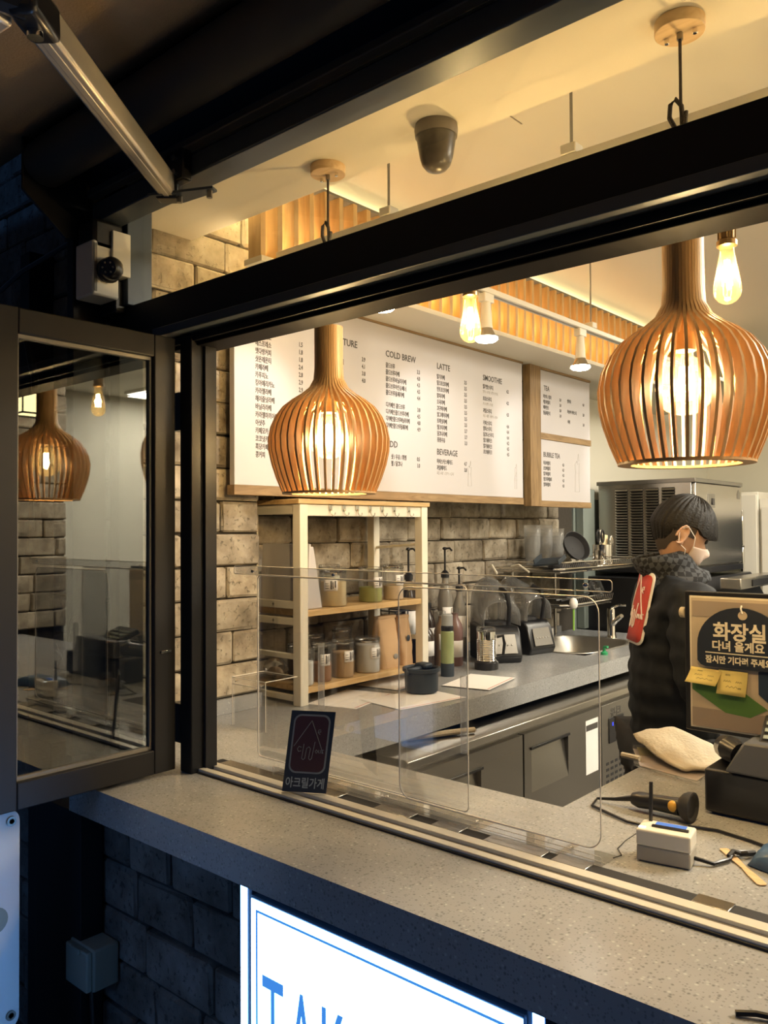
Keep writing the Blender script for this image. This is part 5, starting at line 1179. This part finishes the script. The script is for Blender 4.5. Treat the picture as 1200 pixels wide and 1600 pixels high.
# towel and plastic folder
tw = root('folded_towel', (-.86, 2.20, CZ), 'beige folded towel draped over the plastic folder', 'towel')
def tf(a, b):
    u, v = a, b
    base = Vector((-.985, 2.30, 0)).lerp(Vector((-.76, 2.08, 0)), u); dirn = Vector((.10, .075, 0))
    wdt = .75 + .5 * math.sin(math.pi * u)
    z = CZ + .016 + .052 * math.sin(math.pi * min(1, u * 1.1 + .05)) * (math.sin(math.pi * (.15 + .7 * v))) + .008 * noise.noise(Vector((u * 4, v * 4, 0)))
    return base + dirn * (v - .5) * wdt * 1.15 + Vector((0, 0, z))
MB().grid(tf, 20, 12).build('towel_cloth', M['towel'], tw, solid=.007)
pfd = root('plastic_folder', (-.87, 2.13, CZ), 'clear plastic folder with pink and yellow papers under the towel', 'folder')
sheet('pink_sheet', [(-1.0, 2.20), (-.915, 2.055), (-.755, 2.02), (-.76, 2.16), (-.88, 2.27)], CZ + .002, mat('pale_pink_paper', (.66, .55, .52), .6), None, None, parent=pfd)
sheet('yellow_sheet', [(-.995, 2.215), (-.955, 2.145), (-.86, 2.19), (-.89, 2.265)], CZ + .004, mat('pale_yellow_paper', (.68, .58, .26), .6), None, None, parent=pfd)
def ff(a, b):
    p = Vector((-1.012, 2.225, 0)).lerp(Vector((-.92, 2.03, 0)), b).lerp(Vector((-.78, 2.29, 0)).lerp(Vector((-.74, 1.985, 0)), b), a)
    return p + Vector((0, 0, CZ + .007 + .004 * noise.noise(Vector((a * 5, b * 5, 3)))))
MB().grid(ff, 12, 12).build('clear_cover', M['hood'], pfd)
nb = MB().tube([(-.985, 2.10, CZ + .009), (-.93, 2.09, CZ + .010)], .008, 8)
tag(nb.build('rolled_napkin', M['towel']), 'rolled beige napkin tucked left of the plastic folder', 'napkin')
# screen with the hanging notice
mo = root('framed_poster_screen', (-.62, 2.13, CZ), 'framed poster screen in black edging standing on the till side of the worktop', 'screen')
YM = 2.13
box('black_casing', -.822, -.20, YM, YM + .02, CZ + .098, 1.435, M['blackp'], mo, .002)
box('cream_frame', -.808, -.20, YM - .003, YM - .0001, CZ + .108, 1.424, M['signtext'], mo, 0)
box('poster', -.803, -.20, YM - .005, YM - .0031, CZ + .113, 1.419, M['poster'], mo, 0)
box('poster_top_band', -.800, -.20, YM - .0062, YM - .0051, 1.372, 1.412, M['posterband'], mo, 0)
box('poster_low_band', -.803, -.20, YM - .0062, YM - .0051, CZ + .113, CZ + .160, M['posterband'], mo, 0)
MB().prism([(-.802, YM - .0065, 1.235), (-.72, YM - .0065, 1.235), (-.69, YM - .0065, 1.20), (-.62, YM - .0065, 1.155), (-.66, YM - .0065, 1.13), (-.72, YM - .0065, 1.135), (-.802, YM - .0065, 1.185)], (0, .001, 0)).build('green_shape', M['green'], mo)
MB().prism([(-.64, YM - .0066, 1.245), (-.60, YM - .0066, 1.262), (-.50, YM - .0066, 1.27), (-.50, YM - .0066, 1.18), (-.61, YM - .0066, 1.165), (-.64, YM - .0066, 1.19)], (0, .001, 0)).build('navy_shape', M['navyprint'], mo)
box('stand_arm', -.60, -.56, YM + .02, YM + .05, CZ, 1.2, M['blackp'], mo, .002)
box('stand_foot', -.72, -.40, YM + .005, YM + .13, CZ, CZ + .01, M['blackp'], mo, .002)
MB().tube([(-.835, YM + .012, 1.378), (-.822, YM + .010, 1.378)], [.014, .014], 14).build('round_clip', M['towel'], mo)
ns = root('hanging_notice', (-.69, YM - .015, 1.24), 'dark arched notice with Korean lettering hung by a cord on the poster screen', 'notice')
YN = YM - .016
ap = [(-.785, 1.262), (-.775, 1.252), (-.765, 1.249), (-.59, 1.245), (-.575, 1.252), (-.570, 1.265)]
arch = [(-.785, 1.262)] + [(-.777, 1.252), (-.765, 1.248), (-.590, 1.248), (-.578, 1.252), (-.570, 1.262)] + [(-.6775 + .1075 * math.cos(math.pi * k / 20), 1.302 + .098 * math.sin(math.pi * k / 20)) for k in range(21)]
MB().prism([(x, YN, z) for x, z in arch], (0, .004, 0)).build('notice_board', M['navysign'], ns, .0008)
MB().lathe([(.011, 0), (.011, .0012)], (-.672, YN - .0001, 1.381), 20, Euler((R(90), 0, 0)).to_matrix()).build('hole', M['poster'], ns)
MB().tube([(-.672, YN - .003, 1.386), (-.675, YN - .004, 1.398), (-.675, YN + .002, 1.405)], .0022, 6).build('cord', M['paper'], ns)
def tn(s_, x, z, size, sx, bold): return text('l', s_, (x, YN - .0004, z), size, M['signtext'], None, RY, sx=sx, depth=.0004, bold=bold)
join_meshes('lettering', [tn('화장실', -.745, 1.321, .048, .98, .0013), tn('다녀 올게요', -.748, 1.293, .0268, .97, .0008), tn('잠시만 기다려 주세요.', -.764, 1.260, .0205, .88, .0007)], M['signtext'], ns)
box('ruled_line', -.764, -.600, YN - .001, YN - .0001, 1.283, 1.2855, M['signtext'], ns, 0)
for k, (x0, x1, z0, z1, lean, lab) in enumerate(((-.815, -.738, 1.205, 1.243, .016, 'yellow sticky note curling out at the left below the dark notice'), (-.738, -.668, 1.183, 1.243, .010, 'yellow sticky note hanging straight below the dark notice, the right one'))):
    sn_ = root('sticky_note', ((x0 + x1) / 2, YM - .012, z0), lab, 'note', 'yellow notes under the notice')
    def nf(a, b, x0=x0, x1=x1, z0=z0, z1=z1, lean=lean, k=k): return Vector((x0 + (x1 - x0) * a + (.012 if k == 0 else .004) * b, YM - .0085 - lean * (1 - b) ** 2, z0 + (z1 - z0) * b - .004 * a * (1 if k == 0 else .5)))
    MB().grid(nf, 2, 5).build('note_paper', M['sticky'], sn_, solid=.0004)
    pen = MB()
    for (a, b, l_) in ((.25, .80, .16), (.2, .55, .25), (.62, .55, .2), (.3, .33, .4), (.72, .30, .1)):
        pen.tube([nf(a + l_ * q / 6, b + (.04 if q % 2 else -.03)) + Vector((0, -.0006, 0)) for q in range(7)], .0004, 4)
    pen.build('handwriting', M['ink'], sn_)
# small black thing at the ledge corner
sl_ = MB().tube([(-.362, 1.088, CZ + .004), (-.34, 1.10, CZ + .006), (-.30, 1.115, CZ + .004)], .004, 8)
tag(sl_.build('cable_end', M['blackp']), 'black cable end lying on the street ledge at the lower right corner', 'cable')

# ================================================================ THE MAN
def skin_obj(name, V, E, rad, m=None, parent=None, sub=2, rootv=0, link=True):
    me = bpy.data.meshes.new(name); bm = bmesh.new(); ly = bm.verts.layers.skin.verify(); vs = [bm.verts.new(v) for v in V]
    for a, b in E: bm.edges.new((vs[a], vs[b]))
    for i, v in enumerate(vs):
        r_ = rad[i] if isinstance(rad[i], (tuple, list)) else (rad[i], rad[i]); v[ly].radius = r_; v[ly].use_root = (i == rootv)
    bm.to_mesh(me); bm.free()
    o = bpy.data.objects.new(name, me); COL.objects.link(o)
    sk = o.modifiers.new('skin', 'SKIN'); sk.use_smooth_shade = True; sk.branch_smoothing = .6
    sb_ = o.modifiers.new('sub', 'SUBSURF'); sb_.levels = sub; sb_.render_levels = sub
    return o
def bake(objs, name, m, parent, voxel=None, smooth=3, disp=None):
    bpy.context.view_layer.update(); dg = bpy.context.evaluated_depsgraph_get(); bm = bmesh.new()
    for o in objs:
        e = o.evaluated_get(dg); me = bpy.data.meshes.new_from_object(e); me.transform(o.matrix_world); bm.from_mesh(me); bpy.data.meshes.remove(me)
    for o in objs: bpy.data.objects.remove(o)
    me = bpy.data.meshes.new(name); bm.to_mesh(me); bm.free()
    t = bpy.data.objects.new('tmp', me); COL.objects.link(t)
    if voxel:
        r_ = t.modifiers.new('r', 'REMESH'); r_.mode = 'VOXEL'; r_.voxel_size = voxel; r_.use_smooth_shade = True
        s_ = t.modifiers.new('s', 'SMOOTH'); s_.iterations = smooth; s_.factor = .5
    bpy.context.view_layer.update()
    me2 = bpy.data.meshes.new_from_object(t.evaluated_get(bpy.context.evaluated_depsgraph_get())); bpy.data.objects.remove(t)
    o0 = OFF[parent.name]; me2.transform(Matrix.Translation(-o0))
    if disp:
        for v in me2.vertices: v.co += v.normal * disp(v.co)
    me2.name = name; me2.materials.clear(); me2.materials.append(m)
    for p in me2.polygons: p.use_smooth = True
    o = bpy.data.objects.new(name, me2); COL.objects.link(o); o.parent = parent; OFF[o.name] = o0.copy(); return o
man = root('person', (-1.085, 2.645, 0), 'man in black jacket, checked neck warmer and pale mask, red badge on his back', 'person')
fa = R(41)                    # heading of the chest, measured from +x
f_ = Vector((math.cos(fa), math.sin(fa), 0)); l_ = Vector((-math.sin(fa), math.cos(fa), 0)); u_ = Vector((0, 0, 1))
B0 = Vector((-1.066, 2.662, 0))
def W(f, l, z): return B0 + f_ * f + l_ * l + u_ * z
# body joints: pelvis, waist, chest, neck base, neck
hd_c = Vector((-1.045, 2.675, 1.583))     # head centre
def bodyV():
    pel, wst, chs, upc = W(-.02, 0, .95), W(-.025, 0, 1.10), W(-.015, 0, 1.24), W(.0, 0, 1.36)
    nb, nk = W(.02, 0, 1.435), hd_c + Vector((-.022, -.03, -.06))
    V = [pel, wst, chs, upc, nb, nk]
    E = [(0, 1), (1, 2), (2, 3), (3, 4), (4, 5)]
    r_ = [(.13, .11), (.115, .10), (.115, .10), (.105, .09), .056, .056]
    for s in (1, -1):
        i = len(V)
        sh_, el, wr = W(.01, .175 * s, 1.385), W(.03, .235 * s, 1.12) if s > 0 else W(-.01, -.235, 1.11), W(.30, .19 * s, 1.10) if s > 0 else W(.29, -.16, 1.06)
        V += [sh_, (sh_ + el) / 2, el, (el + wr) / 2, wr, wr + f_ * .055 + l_ * (-.02 * s)]
        E += [(3, i), (i, i + 1), (i + 1, i + 2), (i + 2, i + 3), (i + 3, i + 4), (i + 4, i + 5)]
        r_ += [.052, .044, .038, .034, .026, (.036, .018)]
        j = len(V); hp, kn_, an = W(-.01, .095 * s, .88), W(.02, .105 * s, .49), W(-.015, .11 * s, .09)
        V += [hp, kn_, an, W(.10, .12 * s, .045)]; E += [(0, j), (j, j + 1), (j + 1, j + 2), (j + 2, j + 3)]; r_ += [.088, .060, .042, .040]
    return V, E, r_
V, E, r_ = bodyV()
bodyo = skin_obj('b', V, E, r_)
# hands with five fingers each
hands = []
for s, wi in ((1, 10), (-1, 20)):
    palm = V[wi + 1]
    for k, (off, ln) in enumerate(((-.026, .062), (-.009, .072), (.009, .068), (.026, .052))):
        b_ = palm + l_ * off - f_ * .005; hands.append(skin_obj('f', [b_, b_ + f_ * ln * .55 - u_ * .006, b_ + f_ * ln * .85 - u_ * .022, b_ + f_ * ln - u_ * .042], [(0, 1), (1, 2), (2, 3)], [.010, .009, .008, .007], sub=1))
    b_ = palm - f_ * .03 - l_ * .022 * s; hands.append(skin_obj('f', [b_, b_ - l_ * .024 * s + f_ * .018, b_ - l_ * .030 * s + f_ * .045 - u_ * .010], [(0, 1), (1, 2)], [.012, .010, .008], sub=1))
# head sculpt
ha = R(37); hp = R(26)
hx = Vector((math.cos(ha) * math.cos(hp), math.sin(ha) * math.cos(hp), -math.sin(hp))); hy = Vector((-math.sin(ha), math.cos(ha), 0)); hz = hx.cross(hy)
def HP(a, b, c): return hd_c + hx * a + hy * b + hz * c
def head_pt(az, el, ex=0.0):
    """az 0 = face, el -90..90; returns the point on the head surface pushed out by ex"""
    ca, sa, ce, se = math.cos(az), math.sin(az), math.cos(el), math.sin(el)
    a, b, c = .094 * ce * ca, .074 * ce * sa, .112 * se
    if se < 0:
        k = -se; b *= 1 - .30 * k; a = a * (1 - .12 * k) + .020 * k
        if ca < 0: a *= 1 - .25 * k
    if ca > 0:
        fr = ca ** 3 * ce
        a -= .010 * fr * math.exp(-((se - .02) / .13) ** 2)                       # eye hollow
        a += .006 * fr * math.exp(-((se - .20) / .12) ** 2)
        a += .018 * math.exp(-(sa / .14) ** 2) * math.exp(-((se + .24) / .16) ** 2) * (ce > 0)    # nose
        a += .007 * math.exp(-(sa / .3) ** 2) * math.exp(-((se + .56) / .10) ** 2)               # lips
        a += .006 * math.exp(-(sa / .35) ** 2) * math.exp(-((se + .85) / .12) ** 2)               # chin
    p = Vector((a, b, c)); n_ = Vector((a / .094 ** 2, b / .074 ** 2, c / .112 ** 2)).normalized()
    p += n_ * ex
    return HP(*p)
hm_ = MB(); rows = []
for i in range(33):
    el = R(-88 + 176 * i / 32); rows.append([head_pt(2 * math.pi * j / 48, el) for j in range(48)])
hm_.ringloft(rows); bmesh.ops.recalc_face_normals(hm_.bm, faces=hm_.bm.faces)
hme = bpy.data.meshes.new('h'); hm_.bm.to_mesh(hme); hm_.bm.free(); ho = bpy.data.objects.new('h', hme); COL.objects.link(ho)
ears = []
for s in (1, -1):
    em = MB()
    q = []
    for k in range(15):
        a = R(-110 + 320 * k / 14)
        q.append(HP(-.012 + .017 * math.cos(a) + .004 * math.sin(a), s * (.074 + .012 * (1 - .4 * math.cos(a))), -.012 + .030 * math.sin(a)))
    em.tube(q, [.0045] * 15, 8)
    em.sphere(HP(-.008, s * .074, -.012), (.012, .010, .022)); em.sphere(HP(-.002, s * .076, -.038), (.008, .006, .009))
    bmesh.ops.recalc_face_normals(em.bm, faces=em.bm.faces); eme = bpy.data.meshes.new('e'); em.bm.to_mesh(eme); em.bm.free(); eo = bpy.data.objects.new('e', eme); COL.objects.link(eo); ears.append(eo)
bake([bodyo, ho] + ears + hands, 'body', M['skin'], man, .0045, 2)
for s in (1, -1):
    MB().sphere(HP(.078, s * .031, .004), (.009, .009, .009)).build('eye', mat('eye_dark', (.02, .015, .012), .1), man)
    MB().tube([HP(.083, s * .018, .026), HP(.085, s * .032, .031), HP(.076, s * .048, .026)], .003, 6).build('eyebrow', M['hair'], man)
# hair: short back and sides, heavy fringe
def hair_low(az):
    a = abs((az + math.pi) % (2 * math.pi) - math.pi)
    pts = [(0, .20), (.75, .10), (1.05, .10), (1.30, .22), (1.60, .20), (1.9, -.05), (2.4, -.42), (math.pi, -.52)]
    for (a0, e0), (a1, e1) in zip(pts, pts[1:]):
        if a <= a1: t = (a - a0) / (a1 - a0); t = t * t * (3 - 2 * t); return e0 + (e1 - e0) * t
    return pts[-1][1]
hr = MB(); nA, nE = 96, 16; out, inn_ = [], []
def thick(az, t):
    a = abs((az + math.pi) % (2 * math.pi) - math.pi)
    base = .013 + .009 * math.exp(-(a / .9) ** 2) * (1 - t) + .006 * t
    if a > 1.2: base -= .010 * (1 - t) ** 2 * min(1, (a - 1.2) / .4)
    return base
for j in range(nA):
    az = 2 * math.pi * j / nA; lo = hair_low(az) + .03 * noise.noise(Vector((math.cos(az) * 5, math.sin(az) * 5, 1)))
    col_o, col_i = [], []
    for i in range(nE + 1):
        t = i / nE; el = lo + (math.pi / 2 - .02 - lo) * t
        st = .0028 * noise.noise(Vector((math.cos(az) * 12, math.sin(az) * 12, t * 1.5))) + .0016 * math.sin(j * 2.1)
        col_o.append(head_pt(az, el, thick(az, t) + st)); col_i.append(head_pt(az, el, -.003))
    out.append(col_o); inn_.append(col_i)
vo = [[hr.bm.verts.new(p) for p in c] for c in out]; vi = [[hr.bm.verts.new(p) for p in c] for c in inn_]
for j in range(nA):
    k = (j + 1) % nA
    for i in range(nE):
        hr.bm.faces.new((vo[j][i], vo[k][i], vo[k][i + 1], vo[j][i + 1])); hr.bm.faces.new((vi[j][i + 1], vi[k][i + 1], vi[k][i], vi[j][i]))
    hr.bm.faces.new((vi[j][0], vi[k][0], vo[k][0], vo[j][0])); hr.bm.faces.new((vo[j][nE], vo[k][nE], vi[k][nE], vi[j][nE]))
hr.bm.faces.new([vo[j][nE] for j in range(nA)])
hr.build('hair', M['hair'], man, smooth=60)
# cropped fade round the ears and nape
fd = MB().grid(lambda a, b: head_pt(R(72) + R(216) * a, hair_low(R(72) + R(216) * a) - .30 + .36 * b, .0022), 48, 6)
fd.build('cropped_sides', mat('cropped_hair', (.055, .042, .034), .8, bump=.6, bscale=500), man)
# mask with ear loops
mk = MB()
def mf_(a, b):
    az = R(-68 + 136 * a); top = -.10 - .28 * abs(a - .5) * 1.2; bot = -1.05 + .35 * abs(a - .5)
    el = bot + (top - bot) * b
    ex = .004 + .007 * math.cos(az) ** 2 * math.sin(math.pi * b) 
    return head_pt(az, el, ex)
mk.grid(mf_, 24, 14).build('face_mask', M['mask'], man, solid=.0012, smooth=80)
for s in (1, -1):
    MB().tube([head_pt(s * R(66), -.30, .006), HP(.030, s * .082, -.004), HP(-.004, s * .088, .018), HP(-.022, s * .087, .004)], .0013, 6).build('ear_loop', M['paper'], man)
    MB().tube([head_pt(s * R(66), -.86, .006), HP(.020, s * .076, -.050), HP(-.010, s * .080, -.040), HP(-.022, s * .086, -.010)], .0013, 6).build('ear_loop', M['paper'], man)
# checked neck warmer
gt = MB(); c0, c1_ = V[4] + Vector((0, 0, -.030)), hd_c + hx * (-.034) - hz * .096
rings = []
for i in range(13):
    t = i / 12; c = c0.lerp(c1_, t) + f_ * .006 * math.sin(math.pi * t); ax = (c1_ - c0).normalized()
    uu = (f_ - ax * f_.dot(ax)).normalized(); vv = ax.cross(uu); rr_ = .092 - .020 * t + .007 * math.sin(t * 9.5)
    rings.append([c + uu * (rr_ * 1.06 + .008 * noise.noise(Vector((math.cos(k * .26) * 2, math.sin(k * .26) * 2, t * 4)))) * math.cos(2 * math.pi * k / 24) + vv * rr_ * math.sin(2 * math.pi * k / 24) + ax * (.032 * math.cos(2 * math.pi * k / 24) * (-1)) for k in range(24)])
gt.ringloft(rings, cap=False)
gt.build('neck_warmer', M['check'], man, solid=.008, smooth=80)
# jacket: quilted torso and sleeves
def jack():
    Vj = [W(.0, 0, .86), W(-.005, 0, .98), W(-.015, 0, 1.12), W(-.025, 0, 1.26), W(-.01, 0, 1.37), W(.015, 0, 1.435)]
    Ej = [(0, 1), (1, 2), (2, 3), (3, 4), (4, 5)]; rj = [(.175, .145), (.172, .142), (.172, .140), (.178, .138), (.150, .112), .080]
    for s in (1, -1):
        i = len(Vj); k = 6 + 10 * (0 if s > 0 else 1)
        sh_, el, wr = V[k], V[k + 2], V[k + 4]
        Vj += [sh_, (sh_ + el) / 2 - f_ * .01, el - f_ * .012, (el + wr) / 2, wr - f_ * .02]; Ej += [(4, i), (i, i + 1), (i + 1, i + 2), (i + 2, i + 3), (i + 3, i + 4)]; rj += [.092, .084, .074, .062, .046]
    return Vj, Ej, rj
Vj, Ej, rj = jack()
jo = skin_obj('j', Vj, Ej, rj, rootv=0)
jk = bake([jo], 'jacket', M['jacket'], man, .008, 4, lambda co: .010 * noise.noise(co * 9) + .004 * noise.noise(co * 24) + .003 * math.sin(co.z * 95))
# trousers and shoes
pv, pe, prd = [W(-.02, 0, .95)], [], [(.15, .125)]
for s in (1, -1):
    j = len(pv); pv += [W(-.01, .095 * s, .86), W(.02, .105 * s, .49), W(-.015, .11 * s, .10)]; pe += [(0, j), (j, j + 1), (j + 1, j + 2)]; prd += [.105, .082, .068]
bake([skin_obj('p', pv, pe, prd)], 'trousers', M['blackm'], man, .010, 3)
for s in (1, -1):
    MB().sphere(W(.055, .115 * s, .050), (.150, .055, .055), Matrix.Rotation(fa, 3, 'Z')).build('shoe', M['blackp'], man)
# red badge on the back, wrapped onto the jacket
bcen = W(-.17, -.035, 1.235)
bfwd = (f_ * .97 + u_ * .16).normalized(); bu = (u_ - bfwd * u_.dot(bfwd)).normalized(); bl2 = l_
from mathutils.bvhtree import BVHTree
jb_ = bmesh.new(); jb_.from_mesh(jk.data); bmesh.ops.translate(jb_, verts=jb_.verts, vec=OFF['jacket']); tree = BVHTree.FromBMesh(jb_)
bmean = Vector((0, 0, 0)); SM = {}
def ray_d(u, v):
    h_ = tree.ray_cast(W(-.5, u, v), f_); return h_[3] if h_[0] else None
SA = [(v, d_) for v in (1.20, 1.25, 1.30, 1.35, 1.40) for u in (-.03, 0, .03) for d_ in [ray_d(u, v)] if d_]
vm = sum(a for a, b in SA) / len(SA); dm = sum(b for a, b in SA) / len(SA); sl = sum((a - vm) * (b - dm) for a, b in SA) / sum((a - vm) ** 2 for a, b in SA)
def on_back(u, v, k):
    return W(-.5 + dm + sl * (v - vm) + u * u / .36 - k - .004, u, v)
bw, bh, bz0, bl0 = .155, .232, 1.222, .0
def badge(nm, inset, k, m):
    P = rrq(-bw / 2 + inset, bw / 2 - inset, inset, bh - inset, .022 - inset * .5, 5)
    g = MB(); cen = g.bm.verts.new(on_back(bl0, bz0 + bh / 2, k)); rings_ = []
    for t in (.33, .66, 1.0): rings_.append([g.bm.verts.new(on_back(bl0 + x * t, bz0 + bh / 2 + (z - bh / 2) * t, k)) for x, z in P])
    n_ = len(P)
    for j in range(n_): g.bm.faces.new((cen, rings_[0][j], rings_[0][(j + 1) % n_]))
    for a, b in zip(rings_, rings_[1:]):
        for j in range(n_): g.bm.faces.new((a[j], b[j], b[(j + 1) % n_], a[(j + 1) % n_]))
    return g.build(nm, m, man, solid=.002, smooth=80)
badge('badge_border', 0, .012, M['paper']); bdg = badge('badge_face', .008, .0155, M['red'])
emblem(bdg, lambda u, v, k: on_back(bl0 - u * 1.6, bz0 + .125 + v * 1.9, k), .0175, M['paper'], .0020)
jb_.free()
